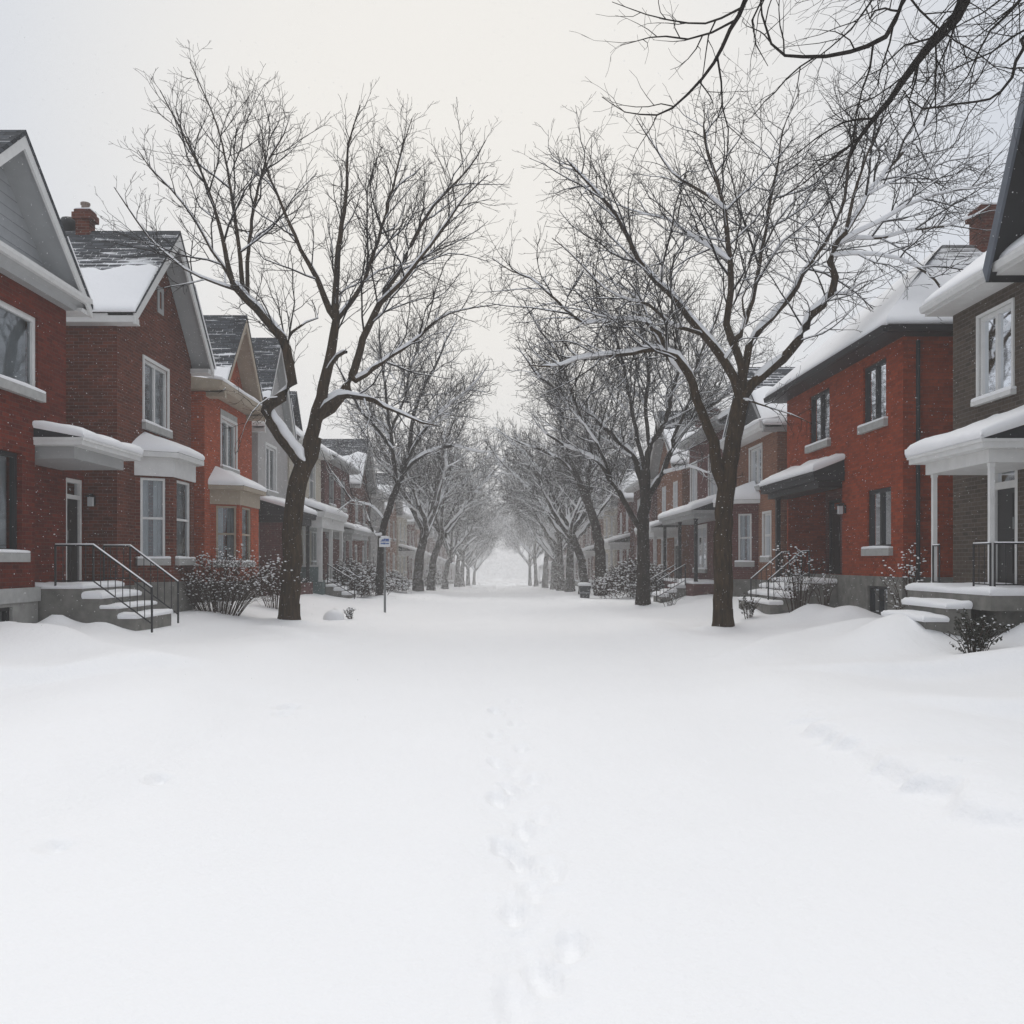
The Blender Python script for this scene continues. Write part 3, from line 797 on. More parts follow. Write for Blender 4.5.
# --- the rest of the left row, thinning out into the snowfall
def row_house(sgn, y0, w, wall, label, cat='house', ze=6.3, style='gable', porch=True, name='brick_house', group='brick houses lining the street', seed=0, trim='white', zr=None, L=8.5):
    h = thing(name, label, cat, (sgn * L, y0 + w / 2, 0), group)
    y1 = y0 + w; fr = Fr((sgn * L, 0), (0, 1), (sgn, 0)); m = y0 + w / 2
    a = [(y0 + w * .16, y0 + w * .36, ze - 2.2, ze - .7, .12), (y0 + w * .62, y0 + w * .82, ze - 2.2, ze - .7, .12)]
    b = [(y0 + w * .58, y0 + w * .86, 1.7, 3.1, .12), (y0 + w * .14, y0 + w * .3, 1.0, 3.1, .1)]
    zr = zr or ze + 3.0
    gab = [(y0, ze), (y1, ze), (m, zr - .25)] if style == 'gable' else None
    shell(h, sgn, y0, y1, L, 17.5, 1.0, ze, wall, a + b, found='concrete', gable=gab)
    for q in a: window(h, fr, *q[:4], inset=.03, mat=trim, kind='double', curtain='drapes', t=.09)
    window(h, fr, *b[0][:4], inset=.03, mat=trim, kind='double', curtain='drapes', t=.09)
    door(h, fr, *b[1][:4], .02, trim)
    if style == 'gable':
        gable_roof(h, sgn, L - .5, L, 17.5, m, zr, (y0 - .3, ze), (y1 + .3, ze), 'shingle_b', trim, (.6, .16, .6, .16))
    else:
        eave_roof(h, sgn, y0, y1, L - .5, ze + .05, L + 4.5, zr, 17.5, 'shingle_c', trim, .2, .1)
    if porch:
        canopy(h, sgn, y0 + .2, y0 + w * .8, L - 1.4, L, 3.5, .4, .18, .24, trim, trim, .22, seed, .12)
        posts(h, sgn, (y0 + .5, y0 + w * .75), L - 1.25, .9, 3.08, .14, trim)
        q = MB(); gg = G(sgn); q.box(gg, y0 + .25, y0 + w * .78, L - 1.3, L - .04, -.5, .9); pr = q.build('porch', M['concrete'], h)
        q = MB(); pillow(q, [gg.p(y0 + .25, L - 1.3, .9), gg.p(y0 + w * .78, L - 1.3, .9)], [gg.p(y0 + .25, L - .05, .9), gg.p(y0 + w * .78, L - .05, .9)], .1, seed, 10, 5, False); q.build('porch_snow', M['snow'], pr, True)
    return h


row_house(-1, 43.6, 7.2, 'brick_maroon', 'maroon brick house with small snow capped porch left of the blue and white sign', ze=7.0, style='eave', seed=3, trim='trim_grey')
row_house(-1, 51.8, 6.4, 'brick_dark', 'hazy dark brick house just behind the blue and white sign post', ze=6.6, seed=4, porch=False)
row_house(-1, 59.2, 7.0, 'stucco_grey', 'pale grey house half lost in snowfall right of the sign post', name='stucco_house', ze=6.8, style='eave', group='stucco houses', seed=5, porch=False)
row_house(-1, 67.4, 6.6, 'brick_tan', 'faint tan house behind the left trees, first beyond the pale grey house', ze=6.4, seed=6, porch=False)
row_house(-1, 75.2, 7.0, 'stucco_cream', 'faint pale house behind the left trees, second beyond the pale grey house', name='stucco_house', ze=6.6, style='eave', group='stucco houses', seed=7)
row_house(-1, 83.6, 6.6, 'brick_deep', 'faint dark house deep in the left snow haze, just before the faint tan one', ze=6.5, seed=8)
row_house(-1, 91.6, 7.0, 'brick_tan', 'faint tan house deep in the snow haze on the left, past the dark one', ze=6.5, seed=9)

last = row_house(-1, 99.8, 6.6, 'brick_maroon', 'faint brick house deep in the left snowfall, seventh from the far end', ze=6.4, seed=10)
for y, lb in ((108, 'ghostly house shape in the snowfall at the left, sixth from the far end'), (117, 'ghostly house shape in the snowfall at the left, fifth from the far end'), (127, 'ghostly house shape at the left, nearest of the last four'), (138, 'barely visible house shape at the left, third from last'), (150, 'barely visible house shape at the left, last but one'), (163, 'barely visible house shape at the very end of the left row')):
    c_ = copy_tree(last); c_.location.y = y + 3.3; c_['label'] = lb

# ---------------------------------------------------------------- houses, right side
g = G(1)
fR = Fr((L0, 0), (0, 1), (1, 0))
# --- grey-brown brick house at the right edge
h = thing('brick_house', 'grey brown brick house with white post porch at the right picture edge', 'house', (L0, 14, 0), 'brick houses lining the street')
y0, y1 = 10.0, 16.89
uw = (yy(1013), yy(979), 4.55, 6.02); dr = (14.78, 15.62, 1.3, 3.36)
shell(h, 1, y0, y1, L0, 18, 1.15, 6.5, 'brick_grey', [(uw[0], uw[1], uw[2], uw[3], .12), (dr[0], dr[1], dr[2], dr[3], .12)], found='concrete')
window(h, fR, *uw, inset=.02, kind='double', curtain='half', casing=.05, t=.075, sillmat='white', sillh=.08)
door(h, fR, *dr, .02, 'white', 'door', .3, .12)
r = eave_roof(h, 1, y0, y1, 8.0, 6.52, 12.8, 10.3, 18, 'shingle_c', 'white', .12, .06)
# steep front gable near the camera, black underside
gb = MB(); gb.prism(g, [(10.4, 6.55), (14.4, 6.55), (12.45, 10.3)], 8.55, 12); gb = gb.build('front_gable', M['siding_dark'], h)
q = MB()
for s in (-1, 1): q.prism(g, [(12.45, 10.95), (12.45 + s * 2.12, 6.42), (12.45 + s * 2.12 - s * .02, 6.22), (12.45, 10.7)], 7.85, 12.4)
q.build('gable_roof', M['black'], gb)
q = MB()
for s in (-1, 1): q.prism(g, [(12.45, 10.90), (12.45 + s * 2.1, 6.42), (12.45 + s * 2.0, 6.2), (12.45, 10.62)], 7.80, 7.845)
q.build('roof_board', M['slate'], gb)
canopy(h, 1, 13.42, 15.85, 7.2, 8.5, 3.54, .42, .13, .20, 'white', 'white', .22, 11, .2)
posts(h, 1, (13.66, 15.45), 7.42, 1.27, 3.21, .07)
q = MB(); q.box(g, 13.2, 15.9, 7.2, 8.46, .98, 1.2); q.box(g, 13.5, 15.6, 7.6, 8.46, -.5, .97); pr = q.build('porch', M['concrete'], h)
q = MB(); pillow(q, [g.p(13.2, 7.2, 1.2), g.p(15.9, 7.2, 1.2)], [g.p(13.2, 8.44, 1.2), g.p(15.9, 8.44, 1.2)], .12, 2, 14, 7, False); q.build('porch_snow', M['snow'], pr, True)
q = MB(); q.box(g, 13.75, 15.2, 6.85, 7.198, -.3, .98); q.box(g, 13.75, 15.2, 6.5, 6.848, -.3, .78); st = q.build('porch_steps', M['concrete'], h)
q = MB(); pillow(q, [g.p(13.72, 6.82, .98), g.p(15.2, 6.82, .98)], [g.p(13.72, 7.19, .98), g.p(15.2, 7.19, .98)], .13, 3, 10, 4, False)
pillow(q, [g.p(13.72, 6.47, .78), g.p(15.2, 6.47, .78)], [g.p(13.72, 6.84, .78), g.p(15.2, 6.84, .78)], .11, 4, 10, 4, False); q.build('step_snow', M['snow'], st, True)
railing(h, [(7.42, 13.5, 1.98), (8.44, 13.5, 1.98)], .62, (1.25, 1.25), gap=.16, r=.015)
railing(h, [(7.42, 13.62, 1.98), (7.42, 14.1, 1.98)], .62, (1.25, 1.25), gap=.16, r=.015)
railing(h, [(7.42, 15.2, 1.98), (7.42, 15.42, 1.98)], .62, (1.25, 1.25), gap=.16, r=.015)
q = MB(); q.tube([(8.1, 17.3, .2), (8.1, 17.3, 1.25)], .05, 8); q.build('vent_pipe', M['white'], h)

# --- bright red brick house with the black canopy
h = thing('brick_house', 'bright red brick house with snowy hip roof, black eaves and black door canopy', 'house', (L0, 22.8, 0), 'brick houses lining the street')
y0, y1, zf, ze = 18.98, 26.65, 1.36, 6.56
wa = (yy(886), yy(863), 4.85, 6.22); wb = (yy(829.5), yy(809.5), 4.85, 6.22); wc = (yy(891), yy(867), 2.0, 3.35)
rec = (22.35, 26.55, zf, 3.75)
shell(h, 1, y0, y1, L0, 18, zf, ze, 'brick_red', [(*wa, .13), (*wb, .13), (*wc, .13), (*rec, 1.1)], found='concrete', fops=[(yy(889), yy(869), .5, 1.16, .12)])
q = MB(); q.wall(g, rec[0], rec[1], rec[2], rec[3], [(25.4, 26.3, zf, 3.5, .1)], L0 + 1.1)
q.build('recess_wall', M['brick_maroon'], h, recalc=False)
for w in (wa, wb, wc): window(h, fR, *w, inset=.05, mat='charcoal', kind='double', curtain='drapes', t=.09)
window(h, Fr((L0 - .035, 0), (0, 1), (1, 0)), yy(889), yy(869), .5, 1.16, .05, 'charcoal', 'double', 'blind', False)
door(h, Fr((L0 + 1.1, 0), (0, 1), (1, 0)), 25.4, 26.3, zf, 3.5, .02, 'charcoal', 'door', .3)
ex0, ex1, ef, eb = 18.62, 27.0, 8.0, 18.5
A0, A1 = (11.1, 22.6, 9.6), (15.5, 22.6, 9.6)
q = MB(); c0 = [(ef, ex0), (ef, ex1), (eb, ex1), (eb, ex0)]
q.slab(c0, 6.46, 6.60)
fa = q
q = MB(); cz = [(x, y, 6.604) for x, y in c0]
q.poly([cz[0], cz[1], A0]); q.poly([cz[1], cz[2], A1, A0]); q.poly([cz[2], cz[3], A1]); q.poly([cz[3], cz[0], A0, A1])
rf = q.build('roof', M['shingle_c'], h)
fa.build('fascia', M['charcoal'], rf)
q = MB(); q.prism_nz(g, [(7.9, 6.6), (8.0, 6.6), (8.0, 6.47), (7.93, 6.47)], ex0, ex1); q.box(CAMF(ex0), 8.0, 18.4, -.1, 0, 6.47, 6.6); q.build('gutter', M['black'], rf)
q = MB()
for lo, hi, s in (((cz[3], cz[0]), (A1, A0), 1), ((cz[0], cz[1]), (A0, A0), 2), ((cz[1], cz[2]), (A0, A1), 3)):
    k = 20; rows = []
    for v, hh in (((0, 0), (-.012, .4), (-.01, .8), (.02, 1), (.1, 1.05), (.3, 1.0), (.45, .8), (.56, .5), (.64, .2), (.68, 0)) if s == 1 else ((0, 0), (-.012, .4), (-.01, .8), (.02, 1), (.1, 1.05), (.3, 1.05), (.5, 1.0), (.7, .9), (.85, .7), (1, .35))):
        rows.append([])
        for j in range(k + 1):
            p = Vector(lo[0]).lerp(Vector(lo[1]), j / k).lerp(Vector(hi[0]).lerp(Vector(hi[1]), j / k), v * (1 + (.2 * noise.noise(Vector((j * .5, s, 3))) if s == 1 and v > .4 else 0)))
            rows[-1].append((p.x, p.y, p.z + .004 + .17 * hh * (1 + .15 * noise.noise(p * .8))))
    q.grid(rows)
q.build('roof_snow', M['snow'], rf, True)
chimney(h, 12.3, 22.6, 9.2, 10.55, .72, .6, 'brick_dark', False)
pipe(h, [(8.78, 18.9, 6.35), (8.78, 18.9, 4.0), (8.78, 18.9, .5)])
canopy(h, 1, 22.2, 26.75, 7.75, 8.5, 3.93, .30, .22, .16, 'charcoal', 'black', .2, 13, .16)
posts(h, 1, (26.1,), 8.0, 1.2, 3.55, .12, 'black')
steps(h, 1, 22.6, 25.6, 7.75, 8.46, 1.16, 3, .32, .18, 'concrete', .1, 7)
railing(h, [(7.95, 23.15, 1.98), (7.75, 23.15, 1.96), (6.9, 23.15, 1.23)], .62, (1.2, .45), r=.02)
railing(h, [(7.95, 24.75, 1.98), (7.75, 24.75, 1.96), (6.9, 24.75, 1.23)], .62, (1.2, .45), r=.02)
lamp(h, fR, 22.15, 3.0)

# --- tan-orange house beyond it
h = thing('brick_house', 'low tan brick house with dark siding gable, between red house and near right trunk', 'house', (L0, 29.8, 0), 'brick houses lining the street')
y0, y1 = 27.6, 32.3
uw = (yy(762), yy(750), 4.2, 5.5); lw = (yy(771), yy(763.5), 1.85, 3.25)
shell(h, 1, y0, y1, L0, 17, 1.1, 5.75, 'brick_tan', [(*uw, .12), (*lw, .12)], found='concrete')
window(h, fR, *uw, inset=.03, mat='white', kind='double', casing=.07); window(h, fR, *lw, inset=.03, mat='white', kind='single', casing=.07)
q = MB(); q.poly([g.p(27.9, L0 + .05, 5.8), g.p(32.2, L0 + .05, 5.8), g.p(30.0, L0 + .05, 7.9)]); q.poly([g.p(27.9, 17, 5.7), g.p(32.2, 17, 5.7), g.p(30.0, 17, 7.9)]); q.build('gable_siding', M['siding_dark'], h, recalc=False)
gable_roof(h, 1, 8.05, L0, 17, 30.0, 8.2, (27.35, 5.95), (32.5, 5.95), 'shingle_b', 'trim_grey', (.5, .16, .5, .16), 'siding_dark', .2)
q = MB(); q.prism_nz(g, [(7.9, 5.98), (7.9, 5.82), (8.0, 5.74), (L0 + .3, 5.74), (L0 + .3, 6.1)], y0 - .2, y1 + .1); pe = q.build('pent_eave', M['white'], h)
q = MB(); pillow(q, [g.p(y0 - .2, 7.9, 5.98), g.p(y1 + .1, 7.9, 5.98)], [g.p(y0 - .2, 8.5, 6.06), g.p(y1 + .1, 8.5, 6.06)], .12, 15, 18, 5, False); q.build('pent_snow', M['snow'], pe, True)
bay(h, 1, L0, [(29.6, 8.5), (29.95, 7.7), (31.5, 7.7), (32.1, 8.5)], 1.1, 3.45, 3.75, .5, 'brick_maroon', 'brick_maroon', [(.25, .75, 1.7, 3.3), (.2, .8, 1.7, 3.3), None], 'white', .18, 17)
pipe(h, [(8.42, 32.45, 5.7), (8.42, 32.45, 3.0), (8.42, 32.45, .4)], .06, 'white')

# --- maroon house with the dark-post porch
h = thing('brick_house', 'maroon brick house with dark post porch between the two near right trunks', 'house', (L0, 36.9, 0), 'brick houses lining the street')
y0, y1 = 33.2, 40.4
a = [(yy(697), yy(691), 4.3, 6.0, .12), (35.2, 36.6, 4.3, 6.0, .12)]; b = [(37.0, 39.2, 1.4, 3.2, .12), (34.6, 35.6, .9, 3.1, .1)]
shell(h, 1, y0, y1, L0, 17, .9, 6.9, 'brick_maroon', a + b, found='concrete')
for w in a + b[:1]: window(h, fR, *w[:4], inset=.03, kind='double', casing=.08)
door(h, fR, *b[1][:4], .02)
eave_roof(h, 1, y0, y1, 8.05, 6.95, 12.5, 9.6, 17, 'shingle_c', 'trim_grey', .2, .06)
canopy(h, 1, 33.3, 40.2, 7.1, 8.5, 3.62, .5, .12, .16, 'trim_grey', 'trim_grey', .22, 19, .12)
posts(h, 1, (33.6, 36.6, 39.9), 7.25, .9, 3.33, .12, 'charcoal')
q = MB(); q.box(g, 33.3, 40.2, 7.15, 8.46, -.5, .88); pr = q.build('porch', M['brick_maroon'], h)
q = MB(); pillow(q, [g.p(33.3, 7.15, .88), g.p(40.2, 7.15, .88)], [g.p(33.3, 8.44, .88), g.p(40.2, 8.44, .88)], .1, 21, 14, 5, False); q.build('porch_snow', M['snow'], pr, True)
steps(h, 1, 34.6, 36.2, 7.13, 7.15, .86, 3, .32, .17, 'concrete', .12, 9)
railing(h, [(7.1, 34.5, 1.6), (6.0, 34.5, .95)], .6, (.8, .2)); railing(h, [(7.1, 36.3, 1.6), (6.0, 36.3, .95)], .6, (.8, .2))
chimney(h, 9.4, 40.9, 5.5, 8.6, .9, .7, 'brick_maroon', False)

row_house(1, 42.0, 6.6, 'brick_tan', 'hazy brick house with white post porch, seen through the second right tree', ze=6.5, seed=23)
row_house(1, 50.2, 7.0, 'brick_maroon', 'hazy maroon brick house behind the frosted hedge', ze=6.6, style='eave', seed=24, porch=False)
row_house(1, 58.6, 6.6, 'brick_deep', 'faded red brick house behind the leaning right tree', ze=6.4, seed=25)
row_house(1, 66.8, 7.0, 'stucco_cream', 'faint pale house behind the right trees, next after the leaning tree', name='stucco_house', ze=6.6, style='eave', group='stucco houses', seed=26, porch=False)
row_house(1, 75.2, 6.6, 'brick_tan', 'faint tan house behind the right trees, third from the far end', ze=6.4, seed=27)
row_house(1, 83.2, 7.0, 'brick_dark', 'faint dark house deep in the right snow haze, just before the faint tan one', ze=6.6, style='eave', seed=28)
row_house(1, 91.8, 6.6, 'brick_tan', 'faint tan house deep in the snow haze on the right, past the dark one', ze=6.5, seed=29)
last = row_house(1, 100.0, 6.8, 'brick_maroon', 'faint brick house deep in the right snowfall, seventh from the far end', ze=6.5, style='eave', seed=30)
for y, lb in ((108.5, 'ghostly house shape in the snowfall at the right, sixth from the far end'), (118, 'ghostly house shape in the snowfall at the right, fifth from the far end'), (128, 'ghostly house shape at the right, nearest of the last four'), (139, 'barely visible house shape at the right, third from last'), (151, 'barely visible house shape at the right, last but one'), (164, 'barely visible house shape at the very end of the right row')):
    c_ = copy_tree(last); c_.location.y = y + 3.4; c_['label'] = lb
# ---------------------------------------------------------------- snow-covered ground
FEET = [(.20, 3.68, .2), (.16, 4.62, -.2), (.13, 5.15, .2), (.15, 5.7, 0), (.10, 6.7, .2), (.12, 7.3, -.1), (.06, 3.42, .1), (.30, 3.95, -.1), (.07, 4.35, .05), (.30, 4.9, 0), (.02, 5.35, .1), (.27, 5.95, -.15), (.0, 6.4, .1), (.26, 7.0, -.05), (-.02, 7.55, .1), (.20, 8.2, 0), (-.04, 8.8, .1), (.16, 9.5, 0), (-.05, 10.2, .1), (.14, 10.9, 0)]
DENTS = [(-2.62, 6.9, .10), (-2.45, 10.4, .16), (-2.40, 9.9, .10), (-2.62, 5.3, .09), (3.35, 6.5, .08)]
DRIFT = [  # x, y, sx, sy, h
    (-8.0, 16.2, .22, .3, .22), (-7.2, 16.35, .22, .2, .10), (-6.1, 13.5, 1.4, 2.2, .20), (-4.4, 15.5, 1.2, 3.0, .12), (-8.4, 17.5, .4, 1.2, -.10),
    (7.7, 19.8, .5, .6, .30), (7.2, 21.0, .5, .5, .32), (8.4, 20.1, .3, .4, -.14), (6.1, 14.0, .6, 1.0, .22), (7.9, 13.1, .5, .35, .42), (6.3, 17.0, .8, 1.0, .14),
    (6.9, 16.6, .5, .5, .2), (6.2, 19.5, .6, 1.6, .1), (4.2, 11.0, .8, 2.5, .07), (-4.0, 9.5, .9, 2.4, .10), (6.5, 23.9, .6, .5, .15), (6.4, 29, 1, 2, .15), (-6.4, 30, 1, 3, .18),
    (7.0, 10.5, 1.2, 1.5, .12), (6.7, 14.6, .55, .9, .32), (6.1, 14.6, .6, .9, .18), (6.3, 22.4, .5, .9, .2),
]
TREES_AT = []
CREST = [(-8.6, 14.9, -4.6, 12.4, .9, .15), (-4.2, 12.6, -6.8, 9.0, .8, .15), (8.8, 10.6, 4.2, 12.8, .8, .20), (3.6, 14.5, 6.2, 17.5, .7, .13), (7.8, 8.2, 4.0, 9.6, .8, .14), (-3.4, 17.0, -5.6, 20.5, .7, .09)]


def slope(y):
    """the street falls gently away beyond the near houses"""
    t = min(max(y - 33.0, 0.0), 560.0)
    return -.0215 * t * t / (t + 6) if t > 0 else 0.0


def gh(x, y, fine=True):
    a = abs(x)
    edge = 2.55 + .22 * noise.noise(Vector((y * .25, 3 if x > 0 else 9, 0)))
    h = .17 * sm(edge, edge + .9 + .5 * sm(8, 14, y), a) + .34 * sm(5.3, 8.0, a)
    k = sm(2.2, 4.0, a)
    if x > 0: h -= .09 * sm(16, 20, y) * sm(3, 5, a) * (1 - sm(6.3, 7.4, a))
    h += k * (.10 * noise.noise(Vector((x * .38, y * .22, 1.7))) + .035 * noise.noise(Vector((x * 1.1, y * .8, 4.1))))
    h += (1 - k) * (.03 * noise.noise(Vector((x * .5, y * .10, 8.1))) + .012 * noise.noise(Vector((x * 1.5, y * .9, 2.2))))
    h += .03 * math.exp(-((a - edge - .3) / .35) ** 2) * (1 + noise.noise(Vector((y * .9, x * .2, 6))))
    for dx, dy, sx, sy, dh in DRIFT:
        u, v = (x - dx) / sx, (y - dy) / sy
        if u * u + v * v < 9: h += dh * math.exp(-(u * u + v * v) * .7)
    for ax, ay, bx, by, w0, hh in CREST:
        ux, uy = bx - ax, by - ay; l2 = ux * ux + uy * uy
        t = min(1.15, max(-.15, ((x - ax) * ux + (y - ay) * uy) / l2))
        d = ((x - ax) * uy - (y - ay) * ux) / math.sqrt(l2) + .25 * noise.noise(Vector((t * 4, ax, 2)))
        e = math.hypot(x - ax - ux * t, y - ay - uy * t)
        if e < 3: h += hh * math.exp(-(d / (w0 if d > 0 else w0 * .3)) ** 2) * sm(-.15, .2, t) * (1 - sm(.7, 1.15, t))
    for tx, ty, tr in TREES_AT:
        d = math.hypot(x - tx, y - ty)
        if d < 2.2: h += .11 * math.exp(-((d - tr) / .38) ** 2) * (1 + .5 * noise.noise(Vector((x * 2, y * 2, 1))))
    if fine and y < 13:
        if -.6 < x < .8:
            # shallow trough and soft, half-filled prints
            h -= .038 * math.exp(-((x - .13) / .24) ** 2) * sm(13, 8, y) * (1 + .7 * noise.noise(Vector((x * 4, y * 2, 3))))
            for fx, fy, rot in FEET:
                dx, dy = x - fx, y - fy
                if abs(dx) > .4 or abs(dy) > .5: continue
                u = dx * math.cos(rot) + dy * math.sin(rot); v = -dx * math.sin(rot) + dy * math.cos(rot)
                wob = .45 * noise.noise(Vector((x * 7, y * 7, fy)))
                q = math.sqrt((u / .062) ** 2 + ((v - .05) / (.22 if v > .05 else .12)) ** 2) * (1 + wob)
                h -= (.032 + .016 * math.sin(fy * 5)) * (1 - sm(.45, 1.2, q))
                h += .014 * math.exp(-((q - 1.5) / .35) ** 2)
            h += .006 * noise.noise(Vector((x * 11, y * 11, 5))) * math.exp(-((x - .13) / .35) ** 2)
        if 2.2 < x < 6 and 4.6 < y < 10:
            xe = 2.85 + .26 * abs(noise.noise(Vector((y * 2.0, 4.2, 0)))) * 2 + .05 * noise.noise(Vector((y * 7, 1.2, 0)))
            k2 = sm(4.6, 5.8, y) * (1 - sm(8.2, 9.8, y)) * max(0, .95 + .6 * noise.noise(Vector((y * 1.3, 9.1, 0))))
            h += .11 * min(1, k2) * sm(xe - .045, xe + .105, x) * math.exp(-max(0, x - xe) / 1.6)
            h += .012 * noise.noise(Vector((x * 8, y * 8, 3))) * math.exp(-((x - xe) / .2) ** 2) * k2
        for dx, dy, r in DENTS:
            ex, ey = (x - dx) / (r * .8), (y - dy) / (r * 1.5)
            q = math.sqrt(ex * ex + ey * ey) * (1 + .3 * noise.noise(Vector((x * 6, y * 6, dx))))
            if q < 3:
                h -= .10 * (1 - sm(.5, 1.05, q)) * (r / .2); h += .012 * math.exp(-((q - 1.4) / .4) ** 2)
    if a > 9.2: h += .1
    return h + slope(y)


def ground():
    def lines(a, spec):
        out = [a]
        for end, st in spec:
            while out[-1] < end - 1e-6: out.append(min(end, out[-1] + st))
        return out
    xs = lines(-260, ((-60, 25), (-14, 4), (-9, .5), (-3.3, .12), (-2.2, .05), (-.5, .13), (.75, .028), (2.6, .13), (3.4, .04), (9, .12), (14, .5), (60, 4), (260, 25)))
    ys = lines(-30, ((-6, 4), (2, .5), (3, .1), (9.5, .035), (13, .07), (28, .15), (50, .4), (120, 1.5), (300, 12), (700, 50)))
    mb = MB()
    mb.grid([[(x, y, gh(x, y)) for x in xs] for y in ys])
    o = mb.build('ground', M['ground'], None, True, recalc=False)
    tag(o, 'deep untouched snow over street and front yards with a faint footprint trail', 'ground', kind='structure')
# ---------------------------------------------------------------- bare trees
def hx(px, py, Y): return Vector(((px - CXP) * Y / FPX, Y, CAMH - (py - CYP) * Y / FPX))


def smooth_line(pts, rads, step):
    """Catmull-Rom through the points, resampled about every `step` metres"""
    P, Q = [], []
    n = len(pts)
    for i in range(n - 1):
        p0, p1, p2, p3 = pts[max(i - 1, 0)], pts[i], pts[i + 1], pts[min(i + 2, n - 1)]
        k = max(1, int((p2 - p1).length / step))
        for j in range(k):
            t = j / k
            P.append(0.5 * ((2 * p1) + (p2 - p0) * t + (2 * p0 - 5 * p1 + 4 * p2 - p3) * t * t + (3 * p1 - p0 - 3 * p2 + p3) * t ** 3))
            Q.append(rads[i] + (rads[i + 1] - rads[i]) * t)
    P.append(pts[-1]); Q.append(rads[-1])
    return P, Q


class Tree:
    def __init__(s, seed, snow_r=.025, snow_k=1.0, levels=3, dens=(1.5, 3.0, 5.0), rmin=.0045, up=.22, lenr=(.52, .5, .5), maxlen=2.6, ang=(28, 58)):
        s.rng = random.Random(seed); s.br = []; s.snow_r, s.snow_k = snow_r, snow_k
        s.levels, s.dens, s.rmin, s.up, s.lenr, s.maxlen, s.ang = levels, dens, rmin, up, lenr, maxlen, ang

    def limb(s, pts, r0, r1, level=0, t0=.25, grow=True, step=.28, ext=0.0):
        rg = s.rng
        if ext:
            d = (pts[-1] - pts[-2]).normalized(); q = pts[-1]
            pts = list(pts)
            for k in range(3):
                d = (d + Vector((rg.uniform(-.2, .2), rg.uniform(-.2, .2), .12))).normalized(); q = q + d * ext / 3; pts.append(q)
        n = len(pts)
        rads = [r1 + (r0 - r1) * (1 - i / (n - 1)) ** 1.05 for i in range(n)]
        P, Q = smooth_line(pts, rads, step)
        P = [p + Vector((rg.gauss(0, 1), rg.gauss(0, 1), rg.gauss(0, 1))) * min(.02, Q[i] * .25) if 0 < i < len(P) - 1 else p for i, p in enumerate(P)]
        s.br.append((P, Q, level))
        if grow: s.kids(P, Q, level, t0)

    def kids(s, P, Q, level, t0):
        if level >= s.levels: return
        rg = s.rng
        L = sum((b - a).length for a, b in zip(P, P[1:]))
        n = max(2, int(L * s.dens[level] * rg.uniform(.8, 1.2)))
        az = rg.uniform(0, 6.28)
        for k in range(n):
            t = t0 + (1 - t0) * (k + rg.uniform(.1, .9)) / n
            i = min(len(P) - 2, int(t * (len(P) - 1)))
            f = t * (len(P) - 1) - i
            p = P[i].lerp(P[i + 1], f); r = Q[i] + (Q[i + 1] - Q[i]) * f
            T = (P[i + 1] - P[i]).normalized()
            az += 2.4 + rg.uniform(-.6, .6)
            a = T.orthogonal().normalized(); b = T.cross(a)
            side = a * math.cos(az) + b * math.sin(az)
            an = R(rg.uniform(*s.ang))
            d = (T * math.cos(an) + side * math.sin(an) + Vector((0, 0, s.up * .8))).normalized()
            ln = min(s.maxlen, L * s.lenr[level]) * ((1.1 * (1 - t) ** .55 + .2) if level == 0 else (1.1 - .5 * t)) * rg.uniform(.55, 1.2)
            if ln < .12: continue
            s.shoot(p, d, ln, min(r * .7, .0085 * ln + s.rmin), level + 1)

    def shoot(s, p, d, ln, r, level):
        rg = s.rng
        n = {1: 6, 2: 4, 3: 3}.get(level, 3)
        pts = [p]; rads = [max(r, s.rmin)]
        for k in range(n):
            d = (d + Vector((rg.gauss(0, .19), rg.gauss(0, .19), rg.gauss(0, .16) + s.up * .45))).normalized()
            p = p + d * ln / n; pts.append(p); rads.append(max(s.rmin * .8, r * (1 - .75 * (k + 1) / n)))
        s.br.append((pts, rads, level))
        s.kids(pts, rads, level, .12)

    def parts(s, root, bark, twig, cut=.045, snow_part=True):
        groups = {'trunk': ([], [], bark), 'crown': ([], [], twig)}
        snow = MB()
        rg = random.Random(5)
        for P, Q, lv in s.br:
            key = 'trunk' if lv == 0 else 'crown'
            k = 12 if Q[0] > .15 else 8 if Q[0] > .06 else 5 if Q[0] > .02 else 3
            mbt = groups[key]
            if not mbt[0]: mbt[0].append(MB())
            mbt[0][0].tube(P, Q, k, False)
            if max(Q) >= s.snow_r and snow_part:
                SP, SR = [], []
                ph = rg.uniform(0, 50)
                for i in range(len(P)):
                    t = (P[min(i + 1, len(P) - 1)] - P[max(i - 1, 0)]).normalized()
                    u = Vector((0, 0, 1)) - t * t.z
                    h = u.length
                    nz = noise.noise(P[i] * 1.6 + Vector((ph, 0, 0)))
                    c = sm(.32, .75, h) * s.snow_k * (1 if nz > -.28 else max(0, 1 + (nz + .28) * 5)) * (1 if Q[i] > s.snow_r * .55 else .55)
                    if u.length > 1e-4: u.normalize()
                    rr = (Q[i] * .66 + min(.020, Q[i] * .38)) * c * sm(.003, .026, Q[i]) ** .3
                    SP.append(P[i] + u * (Q[i] * .95 - rr * .45 + .002) if c > 0 else P[i]); SR.append(max(rr, .0008))
                if max(SR) > .004: snow.tube(SP, SR, 6 if Q[0] > .03 else 4, False)
        for name, (mbl, _, mat) in groups.items():
            if mbl: mbl[0].build(name, mat, root, True, recalc=False)
        if snow.v: snow.build('branch_snow', M['snow'], root, True, recalc=False)

    def flare(s, base, mid, r):
        """root flare under the snow line"""
        s.br.append(([base + Vector((0, 0, -.3)), base, base + (mid - base) * .12, base + (mid - base) * .3], [r * 1.35, r * 1.22, r * 1.06, r], 0))


TG = 'bare street trees in two rows'


